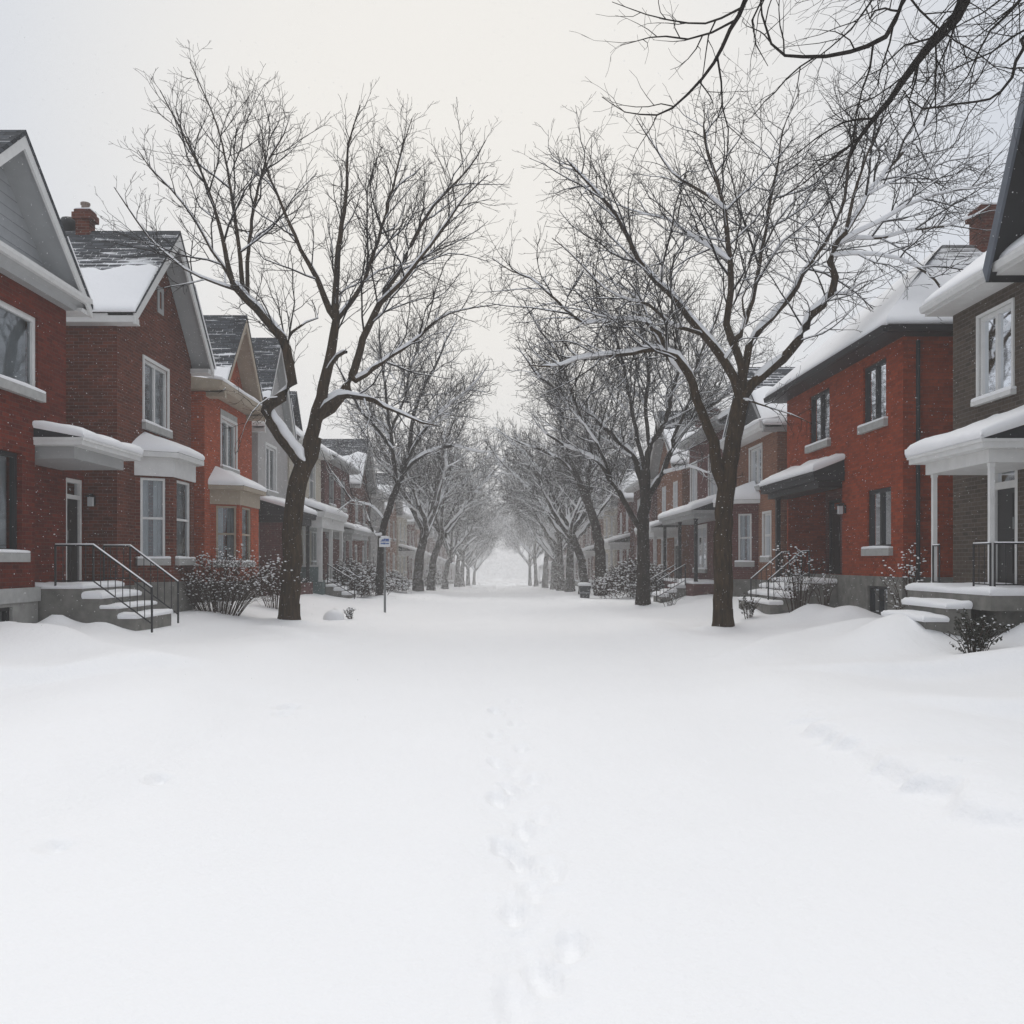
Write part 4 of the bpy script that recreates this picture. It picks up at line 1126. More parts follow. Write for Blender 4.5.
def pic_limb(T, Y0, dY, px, r0, r1, t0=.3, grow=True, ext=0.0, level=0):
    """a limb whose course was measured on the photograph; it starts on the limb that bears it and leans dY metres away"""
    n = len(px); a = px[0]; best = None
    for P, Q, lv in T.br:
        if lv: continue
        for p, q in zip(P, Q):
            d = math.hypot(CXP + p.x * FPX / p.y - a[0], CYP - (p.z - CAMH) * FPX / p.y - a[1])
            if best is None or d < best[0]: best = (d, p, q)
    start = None
    if best: start = best[1]; Y0 = start.y; r0 = min(r0, best[2] * .97)
    pts = [hx(x, y, Y0 + dY * (i / max(1, n - 1)) ** 1.2) for i, (x, y) in enumerate(px)]
    if start is not None:
        if best[0] * Y0 / FPX > .12: pts = [start] + pts
        else: pts[0] = start
    T.limb(pts, r0, r1 if not grow or r1 > .03 else min(r1, .009), level, t0, grow, ext=ext)


# --- near left tree
Y = 22.6; T = Tree(11, .018, 1.1, 3, (2.9, 4.6, 4.8), .0052, .11, (.46, .52, .48), 2.3, (24, 54))
pic_limb(T, Y, 0, [(289, 628), (290, 600), (291.5, 560), (293, 520), (296.5, 491), (307, 456), (313, 437)], .265, .225, grow=False)
pic_limb(T, Y, -.4, [(311, 442), (318, 410), (323, 386), (331, 350), (336, 320), (335, 290), (340, 237.5), (346, 198), (348, 148), (360, 105)], .20, .012, .3)
pic_limb(T, Y, .8, [(321, 417), (340, 396), (352, 376), (360, 351), (379.5, 304), (399, 269), (411, 245), (434, 206), (469, 168), (486, 140)], .16, .012, .3)
pic_limb(T, Y, -1.2, [(316, 425), (328, 406), (340, 397), (364, 397), (395, 411), (422, 423), (440, 426)], .13, .02, .35)
pic_limb(T, Y, 1.6, [(354, 381), (366, 374), (383, 362), (411, 343), (438, 319.5), (461, 310), (500, 304)], .10, .015, .25)
pic_limb(T, Y, -1.6, [(336, 318), (325, 298), (317, 280), (301, 249), (282, 206), (266, 167), (262, 130)], .09, .015, .2)
pic_limb(T, Y, 1.2, [(337, 318), (350, 303), (362, 285), (378, 240), (392, 190), (402, 150), (412, 118)], .075, .012, .2)
pic_limb(T, Y, -2.0, [(379, 304), (392, 292), (412, 268), (440, 232), (464, 198), (488, 175)], .07, .012, .15)
# kinked, storm-broken left fork
pic_limb(T, Y, -.9, [(303, 470), (293, 452), (281, 437), (269, 421), (270, 405), (281, 396), (293, 384), (290, 362), (282, 339), (266, 319.5), (247, 300), (233, 284)], .17, .095, .45)
pic_limb(T, Y - .9, -1.4, [(236, 287), (228, 262), (223, 237), (213, 205), (204, 179), (180, 128), (160, 90)], .07, .014, .15)
pic_limb(T, Y - .9, .6, [(244, 296), (241, 270), (238, 237), (232, 200), (227, 167), (215, 120), (190, 62)], .075, .012, .2)
pic_limb(T, Y - .9, 1.5, [(250, 303), (247, 262), (252, 220), (258, 187), (270, 158), (284, 134), (290, 115)], .06, .012, .2)
pic_limb(T, Y - .9, -.8, [(240, 291), (222, 285), (200, 277), (184, 269), (149, 237), (128, 208), (114, 187)], .055, .012, .15)
pic_limb(T, Y - .9, -2.2, [(228, 275), (212, 250), (196, 222), (172, 190), (150, 168), (138, 150)], .045, .01, .15)
pic_limb(T, Y - .5, 1.0, [(286, 345), (292, 332), (306, 322), (318, 318), (312, 300)], .055, .012, .2)
pic_limb(T, Y - .5, -1.5, [(283, 396), (268, 398), (252, 412), (245, 425), (238, 452)], .02, .006, .2)
pic_limb(T, Y - .4, .2, [(269, 421), (263, 411), (266, 398)], .085, .06, grow=False)
pic_limb(T, Y, -1.0, [(327, 372), (338, 356), (346, 352)], .06, .045, grow=False)
T.flare(hx(289, 622, Y), hx(291.5, 560, Y), .262)
t = thing('street_tree', 'tall bare tree with broken kinked left limb and brown trunk, nearest of the left row', 'tree', (hx(289, 622, Y).x, Y, .15), TG)
T.parts(t, M['bark'], M['twig']); TREES_AT.append((t.location.x, Y, .3))
q = MB()   # snow banked in the crotch of the broken fork
fk = [hx(px, py, Y - .25) for px, py in ((271, 408), (273, 416), (281, 428), (290, 441), (298, 452), (303, 462))]
fk, fr_ = smooth_line([p + Vector((.03, 0, .03)) for p in fk], [.015, .075, .115, .10, .125, .02], .06)
q.tube(fk, fr_, 10)
fk, fr_ = smooth_line([hx(px, py, Y) + Vector((0, 0, .02)) for px, py in ((320, 404), (326, 400), (334, 394), (342, 392), (352, 393))], [.02, .065, .08, .06, .02], .06)
q.tube(fk, fr_, 10)
q.v = [tuple(Vector(v) + Vector((noise.noise(Vector(v) * 5), noise.noise(Vector(v) * 5 + Vector((9, 0, 0))), noise.noise(Vector(v) * 4 + Vector((0, 9, 0))))) * .035) for v in q.v]
q.build('fork_snow', M['snow'], t, True)

# --- near right tree
Y = 21.5; T = Tree(23, .013, 1.3, 3, (3.1, 4.6, 4.8), .0052, .05, (.46, .54, .5), 2.5, (28, 62))
pic_limb(T, Y, 0, [(723, 636), (723, 600), (723, 560), (724, 512), (727.6, 479), (733, 440), (741, 400)], .245, .19, grow=False)
pic_limb(T, Y, -1.0, [(724, 492), (719, 469), (713.6, 444), (707, 425), (700, 408), (688, 374), (674, 356), (655, 349), (620, 354), (590, 356), (562, 364)], .155, .03, .45, ext=.8)
pic_limb(T, Y - .6, 1.4, [(664, 350), (660, 334), (645, 321), (615, 319), (584, 323), (565, 309), (547, 292), (530, 278), (511, 271), (492, 258)], .085, .016, .2)
pic_limb(T, Y, .8, [(741, 398), (735, 378), (724.6, 360), (712, 343), (698.5, 328), (682, 308), (667, 292), (646, 271), (632, 248), (622, 224), (600, 196), (576, 170)], .125, .018, .3, ext=.4)
pic_limb(T, Y, -.6, [(741, 392), (741, 368), (733, 342), (727, 323), (730, 290), (730, 261), (726, 230), (724, 208), (714, 170), (705, 140)], .12, .02, .3, ext=.5)
pic_limb(T, Y, 1.2, [(741, 388), (745, 360), (756, 334), (771, 318), (788, 300), (803, 276), (815, 255), (823, 245), (836, 222), (845, 198), (848, 165), (856, 128)], .125, .02, .35, ext=.4)
pic_limb(T, Y, -.8, [(743, 400), (752, 384), (782, 360), (799, 340), (813, 313), (832, 294), (834, 278), (831, 262), (836, 245), (846, 232)], .125, .07, .4)
pic_limb(T, Y - .8, -1.2, [(838, 242), (858, 232), (880, 222), (907, 205), (935, 195), (968, 188)], .055, .014, .15, ext=.5)
pic_limb(T, Y - .8, .8, [(834, 243), (856, 238), (881, 238), (912, 230), (945, 226), (975, 215)], .05, .013, .15, ext=.5)
pic_limb(T, Y - .8, -2.0, [(832, 256), (852, 253), (876, 255), (900, 259), (917, 266), (935, 280), (949, 300)], .05, .012, .15, ext=.5)
pic_limb(T, Y - .8, 2.0, [(845, 232), (862, 205), (880, 178), (905, 150), (930, 120), (950, 95)], .055, .012, .15, ext=.5)
pic_limb(T, Y - .8, .2, [(845, 234), (853, 200), (862, 168), (878, 130), (890, 100)], .05, .012, .15)
pic_limb(T, Y, 1.8, [(727, 262), (712, 248), (698, 240), (682, 229), (667, 219), (645, 214), (618, 205), (598, 190)], .06, .013, .15)
pic_limb(T, Y, -1.8, [(724, 210), (708, 196), (690, 185), (672, 172), (654, 146), (636, 118)], .05, .012, .15)
pic_limb(T, Y, 1.5, [(741, 335), (752, 300), (757, 276), (764, 238), (771, 198), (778, 165), (783, 130), (800, 90)], .075, .014, .2)
pic_limb(T, Y, -2.2, [(724, 360), (738, 340), (745, 318), (742, 298), (752, 282)], .05, .02, .2)
pic_limb(T, Y, 2.4, [(688, 374), (672, 362), (652, 330), (640, 300), (612, 282), (586, 262)], .055, .013, .15)
pic_limb(T, Y, -2.6, [(705, 335), (688, 330), (668, 322), (648, 304), (630, 300), (604, 288), (575, 258), (552, 238)], .06, .013, .15)
pic_limb(T, Y - .3, -1.2, [(741, 402), (748, 400), (758, 404), (790, 414), (812, 424)], .035, .008, .3)
pic_limb(T, Y - .4, -.8, [(832, 294), (846, 293), (860, 284), (872, 280)], .035, .01, .2)
T.flare(hx(723, 630, Y), hx(723, 560, Y), .242)
t = thing('street_tree', 'wide spreading bare tree with snow on its boughs in front of the red house', 'tree', (hx(723, 629, Y).x, Y, .08), TG)
T.parts(t, M['bark'], M['twig']); TREES_AT.append((t.location.x, Y, .3))

# --- second right tree
Y = 33.4; T = Tree(31, .0095, 1.4, 3, (3.4, 4.8, 5.8), .0066, .10, (.42, .5, .5), 2.6)
pic_limb(T, Y, 0, [(643, 612), (643, 580), (643, 540), (645, 499), (645, 470)], .265, .19, grow=False)
for dY, px, r in ((-1, [(640, 533), (632, 515), (623, 499), (610, 479), (596, 459), (575, 450), (556, 440)], .12), (1, [(644, 492), (633, 456), (610, 433), (586, 410), (560, 394), (535, 372)], .13),
                  (-.6, [(645, 475), (650, 446), (663, 426), (672, 395), (680, 355), (672, 310)], .12), (.8, [(646, 498), (663, 473), (670, 453), (683, 430), (703, 410), (726, 394), (750, 350)], .13),
                  (-1.5, [(662, 475), (672, 471), (688, 466), (705, 472)], .06), (1.5, [(645, 470), (636, 430), (628, 390), (618, 345), (600, 300)], .09), (2, [(651, 446), (646, 410), (648, 370), (640, 320), (648, 285)], .08),
                  (-2, [(612, 482), (600, 450), (582, 420), (560, 360), (540, 330)], .07), (-2.5, [(672, 440), (690, 400), (698, 360), (716, 320)], .07)):
    pic_limb(T, Y, dY, px, r, .018, .2, ext=1.3)
T.flare(hx(643, 606, Y), hx(643, 540, Y), .262)
t = thing('street_tree', 'snow laden bare tree with low left fork just right of the frosted hedge', 'tree', (hx(643, 606, Y).x, Y, .08), TG)
T.parts(t, M['bark_sn'], M['twig']); t['measured'] = 1; TREES_AT.append((t.location.x, Y, .3))

# --- second left tree, with the broken elbow above the sign
Y = 39.4; T = Tree(37, .0095, 1.4, 3, (3.4, 4.8, 5.8), .0072, .12, (.42, .5, .5), 2.6)
pic_limb(T, Y, 0, [(379, 610), (380, 580), (382, 535), (390, 506), (404, 472), (410, 455)], .17, .13, .8)
for dY, px, r in ((-.8, [(404, 472), (418, 458), (432, 450), (455, 446), (470, 450)], .10), (.6, [(398, 488), (393, 455), (390, 430), (386, 395), (380, 350)], .11), (1.4, [(409, 456), (412, 425), (420, 395), (436, 365), (446, 340)], .10),
                  (-1.5, [(392, 450), (378, 430), (362, 412), (345, 380)], .08), (-1, [(386, 520), (370, 505), (352, 500), (338, 480)], .05), (1.8, [(390, 432), (404, 400), (410, 370), (418, 345)], .07), (-2, [(409, 458), (424, 430), (446, 408), (468, 390)], .08), (-1, [(382, 533), (376, 534), (371, 527)], .07)):
    pic_limb(T, Y, dY, px, r, .02, .2, ext=1.5)
T.flare(hx(379, 603, Y), hx(381, 540, Y), .165)
t = thing('street_tree', 'dark leaning tree with an elbowed trunk right behind the blue and white sign', 'tree', (hx(379, 603, Y).x, Y, .1), TG)
T.parts(t, M['bark_dk'], M['twig']); TREES_AT.append((t.location.x, Y, .3))

# --- third right tree, leaning over the street
Y = 47.7; T = Tree(41, .0095, 1.4, 3, (3.6, 4.8, 5.8), .0082, .12, (.42, .5, .5), 2.6)
pic_limb(T, Y, 0, [(601, 606), (600.5, 575), (599, 542), (590, 509), (577, 477), (566, 455)], .36, .13, .75)
for dY, px, r in ((-1, [(578, 478), (562, 462), (546, 452), (528, 446)], .10), (1, [(590, 508), (588, 480), (592, 450), (586, 415), (592, 385)], .11), (-.5, [(567, 458), (566, 430), (558, 400), (562, 370)], .08), (1.5, [(594, 520), (608, 500), (622, 478), (634, 440)], .08), (-1.8, [(588, 482), (602, 458), (612, 430), (618, 395)], .07)):
    pic_limb(T, Y, dY, px, r, .02, .2, ext=1.5)
T.flare(hx(601, 600, Y), hx(599, 545, Y), .36)
t = thing('street_tree', 'thick snow spattered tree leaning over the street behind the dark bin', 'tree', (hx(601, 600, Y).x, Y, .08), TG)
T.parts(t, M['bark_sn'], M['twig']); t['measured'] = 1; TREES_AT.append((t.location.x, Y, .36))


# --- the farther trees: three grown patterns, copied, turned and scaled
def vase(seed, lean):
    T = Tree(seed, .0115, 1.5, 3, (2.9, 4.2, 5.0), .0088, .12, (.46, .52, .5), 2.6)
    rg = random.Random(seed)
    fk = 3.0 + rg.uniform(-.3, .5)
    top_ = Vector((lean * .45, 0, fk))
    T.limb([Vector((0, 0, -.2)), Vector((0, 0, .8)), Vector((lean * .12, .02, fk * .6)), top_], .30, .2, grow=False)
    n = 7
    for k in range(n):
        a = k * 6.283 / n + rg.uniform(-.35, .35)
        sp = rg.uniform(.75, 1.15) if k else .2
        d = Vector((math.cos(a), math.sin(a), 0)); pts = [top_ + Vector((0, 0, -.25 * (k % 3)))]
        v = (d * .75 * sp + Vector((lean * .15, 0, .8))).normalized()
        for j in range(7):
            pts.append(pts[-1] + v * rg.uniform(1.0, 1.2)); v = (v + d * .05 + Vector((rg.gauss(0, .16), rg.gauss(0, .16), .10 - .02 * j))).normalized()
        T.limb(pts, .12 + .03 * (k % 2), .02, 0, .2)
    T.flare(Vector((0, 0, 0)), Vector((0, 0, 2.2)), .3)
    return T


protos = []
FAR = []
for px in (418, 431, 445, 457, 462, 468, 474): FAR.append((px, 5.25))
for px in (584, 570, 561, 554, 545, 536, 530): FAR.append((px, 5.3))
LB = {418: 'bare snowy tree with twin forks, first one to the right of the elbowed tree', 431: 'slim leaning bare tree, second to the right of the elbowed tree', 445: 'hazy bare tree with arching boughs, third to the right of the elbowed tree',
      457: 'pale hazy tree, fourth from the far end of the left row', 462: 'pale hazy tree, third from the far end of the left row', 468: 'pale hazy tree, second from the far end of the left row', 474: 'faintest tree at the far end of the left row', 477.5: 'faintest tree at the far end of the left row',
      584: 'slim bare tree just left of the thick leaning tree', 570: 'bare tree leaning in, left of the dark bin', 561: 'hazy bare tree, fifth from the far end of the right row', 554: 'hazy bare tree, fourth from the far end of the right row',
      545: 'pale hazy tree, third from the far end of the right row', 536: 'pale hazy tree, second from the far end of the right row', 530: 'faintest tree at the far end of the right row', 526: 'faintest tree at the far end of the right row'}
rg = random.Random(77)
for i, (px, L) in enumerate(FAR):
    s = 1 if px > CXP else -1
    y = FPX * L / abs(px - CXP)
    if i < 3:
        o = thing('street_tree', LB[px], 'tree', (0, 0, 0), TG)
        vase((61, 62, 66)[i], (.8, 1.7, 1.2)[i]).parts(o, M['bark_sn'], M['twig'])
        protos.append(o)
    else:
        o = copy_tree(protos[(i * 2 + i // 3) % 3]); o['label'] = LB[px]
    o.location = (s * L, y, .1)
    o.rotation_euler = (0, 0, (0 if s < 0 else math.pi) + (0 if i < 3 else rg.uniform(-.5, .5) if y < 62 else rg.choice((-1, 1)) * rg.uniform(1.1, 2.0)))
    k = rg.uniform(1.02, 1.22); o.scale = (k, k, k * rg.uniform(1.04, 1.2))
    if y < 60: TREES_AT.append((s * L, y, .3))

# --- tree standing right of the camera; its boughs hang into the picture
Y = 9.0; T = Tree(53, .05, .25, 3, (3.3, 5.0, 5.0), .0024, .02, (.5, .55, .5), 1.7, (25, 60))
hub = Vector((7.6, 6.6, 7.4))
T.limb([Vector((8.0, 6.0, 0)), Vector((7.95, 6.05, 2)), Vector((7.8, 6.3, 5)), hub], .28, .16, grow=False)
def over(dY, px, r0, r1, t0=.1, frm=None):
    pts = [hx(x, y, Y + dY * (i / (len(px) - 1))) for i, (x, y) in enumerate(px)]
    if frm is not None: pts = [frm, frm.lerp(pts[0], .5) + Vector((0, 0, .25))] + pts
    T.limb(pts, r0, r1, 0, t0, step=.15)
over(1.6, [(985, -60), (964, 0), (944, 31), (917, 63), (891, 99), (865, 130), (850, 156), (838, 185)], .09, .006, .3, hub)
over(1.2, [(885, 107), (872, 118), (844, 122), (815, 140), (790, 158), (760, 170)], .018, .004)
over(1.4, [(866, 132), (845, 150), (822, 168), (800, 186), (770, 205)], .016, .004)
over(-.4, [(930, -50), (904, 0), (886, 36), (868, 46), (850, 52), (826, 56), (803, 57), (785, 55), (771, 44), (762, 15), (760, -20)], .035, .008, .3, hub)
over(.5, [(770, -45), (745, 0), (738, 16), (730, 31), (722, 48), (714, 62), (702, 80), (688, 94), (672, 108), (657, 115), (640, 114), (625, 112), (602, 97)], .028, .004, .25)
T.limb([hx(770, -45, Y), hx(800, -120, Y - .2), hx(870, -200, Y - .8), hub], .03, .07, 0, .2, False)
over(.4, [(742, 8), (722, 18), (705, 24), (688, 23), (668, 20), (646, 15), (628, 8), (612, 2)], .016, .004)
over(.6, [(1030, -14), (1016, 5), (1004, 18), (990, 31), (978, 52), (968, 76), (950, 98), (935, 108)], .022, .004, .1, hub)
over(-.6, [(1040, 20), (1024, 47), (1016, 62), (1011, 78), (1001, 92), (990, 99), (958, 104), (923, 109), (910, 100), (903, 90)], .024, .005, .1, hub)
over(.8, [(950, 20), (930, 40), (905, 45), (880, 70), (862, 78), (840, 98)], .016, .004)
over(.8, [(917, 63), (912, 85), (905, 92), (895, 112)], .012, .004)
over(.3, [(800, -60), (775, -20), (752, 20), (756, 45), (768, 66)], .018, .004)
t = thing('street_tree', 'near dark bare tree whose thin boughs hang into the upper right of the picture', 'tree', (8.0, 6.0, .3), TG)
T.parts(t, M['bark_dk'], M['bark_dk'])


# ---------------------------------------------------------------- shrubs and hedges
def blob(mb, c, r, rg):
    """small lump of snow"""
    k = 6
    rows = []
    for z, q in ((-.5, .45), (-.1, 1.0), (.35, .9), (.7, .45)):
        rows.append([(c.x + r * q * math.cos(6.283 * j / k) * rg.uniform(.8, 1.2), c.y + r * q * math.sin(6.283 * j / k) * rg.uniform(.8, 1.2), c.z + r * z * .75) for j in range(k)])
    mb.grid(rows, True); i = len(mb.v); mb.f.append(tuple(range(i - k, i)))


def leaf(mb, p, d, l, w, rg):
    s = d.cross(Vector((rg.gauss(0, 1), rg.gauss(0, 1), 1))).normalized() * w
    mb.poly([p, p + d * l * .5 + s, p + d * l, p + d * l * .5 - s])


def shrub(label, loc, w, dep, h, stems, seed, snowk=.5, br=.02, cat='shrub', name='bare_shrub', group=None, leaves=0, lev=2, rs=.011, spread=1.0, blobs=None):
    rg = random.Random(seed); x, y = loc[:2]; z = gh(x, y) - .08
    t = thing(name, label, cat, (x, y, z), group)
    T = Tree(seed, 9, 0, lev, (4.0, 5.0), .0032, .10, (.5, .5), h * .6, (22, 55))
    for k in range(stems):
        a = rg.uniform(0, 6.283); q = math.sqrt(rg.random()) * spread
        tip = Vector((math.cos(a) * q * w / 2, math.sin(a) * q * dep / 2, h * (1 - .35 * q * q) * rg.uniform(.75, 1.0)))
        b = Vector((tip.x * .25, tip.y * .25, 0))
        m = b.lerp(tip, .5) + Vector((-tip.x * .1, -tip.y * .1, h * .08))
        T.limb([Vector((x, y, z)) + v for v in (b, m, tip)], rs, .004, 0, .2, step=.12)
    mb = MB(); sn = MB(); lf = MB()
    for P, Q, lv in T.br:
        mb.tube(P, Q, 3 if Q[0] < .009 else 4, False)
        for p in P[1:]:
            if rg.random() < snowk * (.35 + .65 * (p.z - z) / h): blob(sn, p + Vector((0, 0, br * .4)), br * rg.uniform(.5, 1.3), rg)
        if leaves:
            for a, b in zip(P, P[1:]):
                for k in range(leaves):
                    if rg.random() < .6: leaf(lf, a.lerp(b, rg.random()), Vector((rg.gauss(0, 1), rg.gauss(0, 1), rg.gauss(.2, 1))).normalized(), rg.uniform(.03, .06), rg.uniform(.010, .018), rg)
    mb.build('stems', M['stem'], t, False, recalc=False)
    if lf.v: lf.build('leaves', M['leaf'], t, False, recalc=False)
    if sn.v: sn.build('shrub_snow', M['snow'], t, True, recalc=False)['kind'] = 'stuff'
    return t


BG = 'snowy bare shrubs by the front steps'
shrub('wide twiggy shrub full of snow clumps beside the dark railed steps on the left', (-7.05, 22.6), 4.3, 2.2, 1.62, 120, 3, .13, .027, group=BG, rs=.009)
shrub('smaller twiggy shrub behind the wide snowy shrub, by the near left trunk', (-6.5, 26.0), 1.9, 1.6, 1.45, 42, 5, .14, .027, group=BG, rs=.009)
shrub('thin leggy shrub in front of the red house wall beside its steps', (7.15, 21.6), 1.7, 1.1, 1.75, 17, 7, .16, .026, group=BG)
shrub('thin bare shrub against the red wall by the basement window', (7.55, 20.9), .8, .6, .95, 9, 8, .2, .02, group=BG)
shrub('leaning bare shrub with snow loaded boughs beside the white porch posts', (7.35, 16.2), 1.1, .9, 1.55, 9, 9, .30, .022, group=BG)
EG = 'small dark evergreen plants poking out of the snow'
shrub('small dark leafed plant poking out of the snow in front of the white post porch', (6.7, 12.7), 1.0, .5, .66, 26, 21, .18, .02, name='evergreen_plant', cat='plant', group=EG, leaves=5, rs=.008)
shrub('small dark leafed plant right of the near right tree trunk', (6.15, 22.3), .7, .55, .8, 13, 22, .3, .02, name='evergreen_plant', cat='plant', group=EG, leaves=4, rs=.009)
shrub('thin wispy bush at the foot of the dark post porch', (5.95, 31.6), 1.2, .8, .75, 12, 24, .35, .022, group=BG)


def hedge(label, loc, w, dep, h, n, seed, br, name='snowy_hedge', cat='hedge', group=None, snow=.5):
    rg = random.Random(seed); x, y = loc[:2]; z = gh(x, y) - .05
    t = thing(name, label, cat, (x, y, z), group); mb = MB(); sn = MB()
    for k in range(n):
        a = rg.uniform(0, 6.283); e = rg.uniform(-.1, 1); q = rg.uniform(.55, 1.0) ** .5
        c = math.sqrt(max(0, 1 - max(e, 0) ** 2))
        lump = 1 + .22 * noise.noise(Vector((math.cos(a) * 2.2 + seed, math.sin(a) * 2.2, e * 2.2)))
        p = Vector((x + math.cos(a) * c * q * w / 2 * lump, y + math.sin(a) * c * q * dep / 2 * lump, z + h * (.12 + .86 * max(e, 0)) * q * lump + (h * .3 * rg.random() if e < .2 else 0)))
        d = Vector((math.cos(a) + rg.gauss(0, .5), math.sin(a) + rg.gauss(0, .5), rg.gauss(.6, .5))).normalized()
        l = rg.uniform(.15, .42)
        mb.tube([p - d * l, p - d * l * .3 + Vector((rg.gauss(0, .03), 0, rg.gauss(0, .03))), p + d * l * .3], [.012, .009, .006], 3, False)
        if rg.random() < snow: blob(sn, p + d * l * rg.uniform(-.2, .3), br * rg.uniform(.5, 1.35), rg)
    mb.build('twigs', M['stem'], t, False, recalc=False); sn.build('hedge_snow', M['snow'], t, True, recalc=False)['kind'] = 'stuff'
    return t


hedge('pale frosted hedge between the second and third right trees', (6.2, 41.5), 3.6, 6.0, 1.75, 3600, 1, .045)
hedge('rounded snowy bush left of the sign post, nearer of the two', (-6.5, 39.0), 2.2, 2.2, 1.65, 1500, 2, .045, 'snowy_bush', 'bush', 'round snowy bushes by the sign')
hedge('rounded snowy bush left of the sign post, farther of the two', (-6.3, 43.0), 2.3, 2.4, 1.7, 1500, 3, .05, 'snowy_bush', 'bush', 'round snowy bushes by the sign')
hedge('low snowy bush between the sign post and the next tree on the left', (-6.2, 53.0), 2.0, 2.4, 1.2, 900, 4, .06, 'snowy_bush', 'bush')
hedge('hazy bush at the foot of the left trees beyond the pale house', (-6.0, 80.0), 2.0, 3.0, 2.3, 800, 5, .07, 'snowy_bush', 'bush')
hedge('low frosted bush beside the far right porch, beyond the hedge', (6.6, 55.0), 2.4, 3.0, 1.3, 900, 6, .06, 'snowy_bush', 'bush')
for o_ in list(COL.objects):
    if o_.parent is None and o_.get('category') in ('house', 'tree') and o_.type == 'EMPTY' and o_.location.y > 41.5 and not o_.get('measured'):
        o_.location.z += slope(o_.location.y)
for o_ in COL.objects:
    if 'measured' in o_: del o_['measured']
ground()
# ---------------------------------------------------------------- street things
def sign():
    x, y = -3.52, 27.5; z = gh(x, y)
    t = thing('parking_sign', 'small blue and white street sign on a thin grey post', 'sign', (x, y, z))
    fr = Fr((x, y), (1, 0), (0, 1))
    p = MB(); p.box(fr, -.032, .032, 0, .05, z - .3, z + 2.28); p.build('post', M['steel'], t)
    w, h0, h1 = .17, z + 2.0, z + 2.30
    arc = [(-w, h0), (w, h0), (w, h1 - .06)] + [(w * math.cos(a), h1 - .06 + .08 * math.sin(a)) for a in [math.pi * k / 8 for k in range(1, 8)]] + [(-w, h1 - .06)]
    q = MB(); q.prism(fr, arc, -.028, -.002); pl = q.build('sign_plate', M['signwhite'], t)
    m = MB()
    # two rows of blue marks, too small in the photograph to read
    for u0, u1, a, b in ((-.10, -.02, .185, .215), (-.03, .02, .19, .255), (.03, .13, .185, .25), (-.08, -.04, .22, .235), (-.12, -.06, .085, .125), (-.05, .03, .08, .13), (.045, .13, .085, .12), (-.13, .14, .165, .178)):
        m.box(fr, u0, u1, -.034, -.0285, h0 + a, h0 + b)
    m.build('sign_marks', M['signblue'], pl)
    s = MB(); pillow(s, [fr.p(-w * .7, -.03, h1 + .005), fr.p(w * .7, -.03, h1 + .005)], [fr.p(-w * .7, .05, h1 + .005), fr.p(w * .7, .05, h1 + .005)], .035, 1, 6, 3); s.build('sign_snow', M['snow'], pl, True)


sign()


def bin_():
    x, y = 4.0, 42.5; z = gh(x, y) - .03; fr = Fr((x, y), (1, 0), (0, 1))
    t = thing('recycling_bin', 'dark banded street bin under a cap of snow by the right trees', 'bin', (x, y, z)); t.scale = (.78, .78, .85)
    q = MB()
    q.hexa([fr.p(-.26, -.24, z), fr.p(.26, -.24, z), fr.p(.26, .24, z), fr.p(-.26, .24, z), fr.p(-.32, -.29, z + .62), fr.p(.32, -.29, z + .62), fr.p(.32, .29, z + .62), fr.p(-.32, .29, z + .62)])
    q.box(fr, -.345, .345, -.315, .315, z + .56, z + .64)
    b = q.build('body', M['bin'], t)
    q = MB(); q.box(fr, -.305, .305, -.285, .285, z + .28, z + .36); q.build('band', M['binband'], b)
    q = MB(); q.box(fr, -.35, .35, -.32, .32, z + .645, z + .70); q.build('lid', M['bin'], t)
    q = MB(); pillow(q, [fr.p(-.35, -.32, z + .7), fr.p(.35, -.32, z + .7)], [fr.p(-.35, .32, z + .7), fr.p(.35, .32, z + .7)], .15, 1, 8, 6); q.build('lid_snow', M['snow'], t, True)


bin_()


def boulder(label, x, y, w, h, mat, seed, cap):
    z = gh(x, y) - .06; rg = random.Random(seed)
    t = thing('garden_rock', label, 'rock', (x, y, z), 'half buried rocks by the left tree')
    for nm, m, k, lo in (('rock', mat, 1.0, 0), ('rock_snow', M['snow'], 1.04, cap)):
        q = MB(); rows = []
        for i in range(8):
            e = lo + (1 - lo) * i / 7; c = math.sqrt(max(0.0004, 1 - e ** 2.4))
            row = []
            for j in range(14):
                a = 6.283 * j / 14; nz = 1 + .18 * noise.noise(Vector((math.cos(a) * 1.5 + seed, math.sin(a) * 1.5, e * 1.5)))
                row.append((x + math.cos(a) * w / 2 * c * k * nz, y + math.sin(a) * w * .4 * c * k * nz, z + h * e * (k + (.12 if nm == 'rock_snow' else 0)) * nz))
            rows.append(row)
        q.grid(rows, True); q.f.append(tuple(range(len(q.v) - 14, len(q.v)))); q.build(nm, m, t, True)


boulder('rounded snow covered rock on the verge right of the near left trunk', -4.55, 24.6, .62, .30, M['rock'], 3, .10)
shrub('tiny dark snow capped plant next to the rounded rock on the left verge', (-4.12, 24.8), .34, .3, .45, 10, 31, .5, .03, name='evergreen_plant', cat='plant', group=EG, leaves=5, rs=.009)

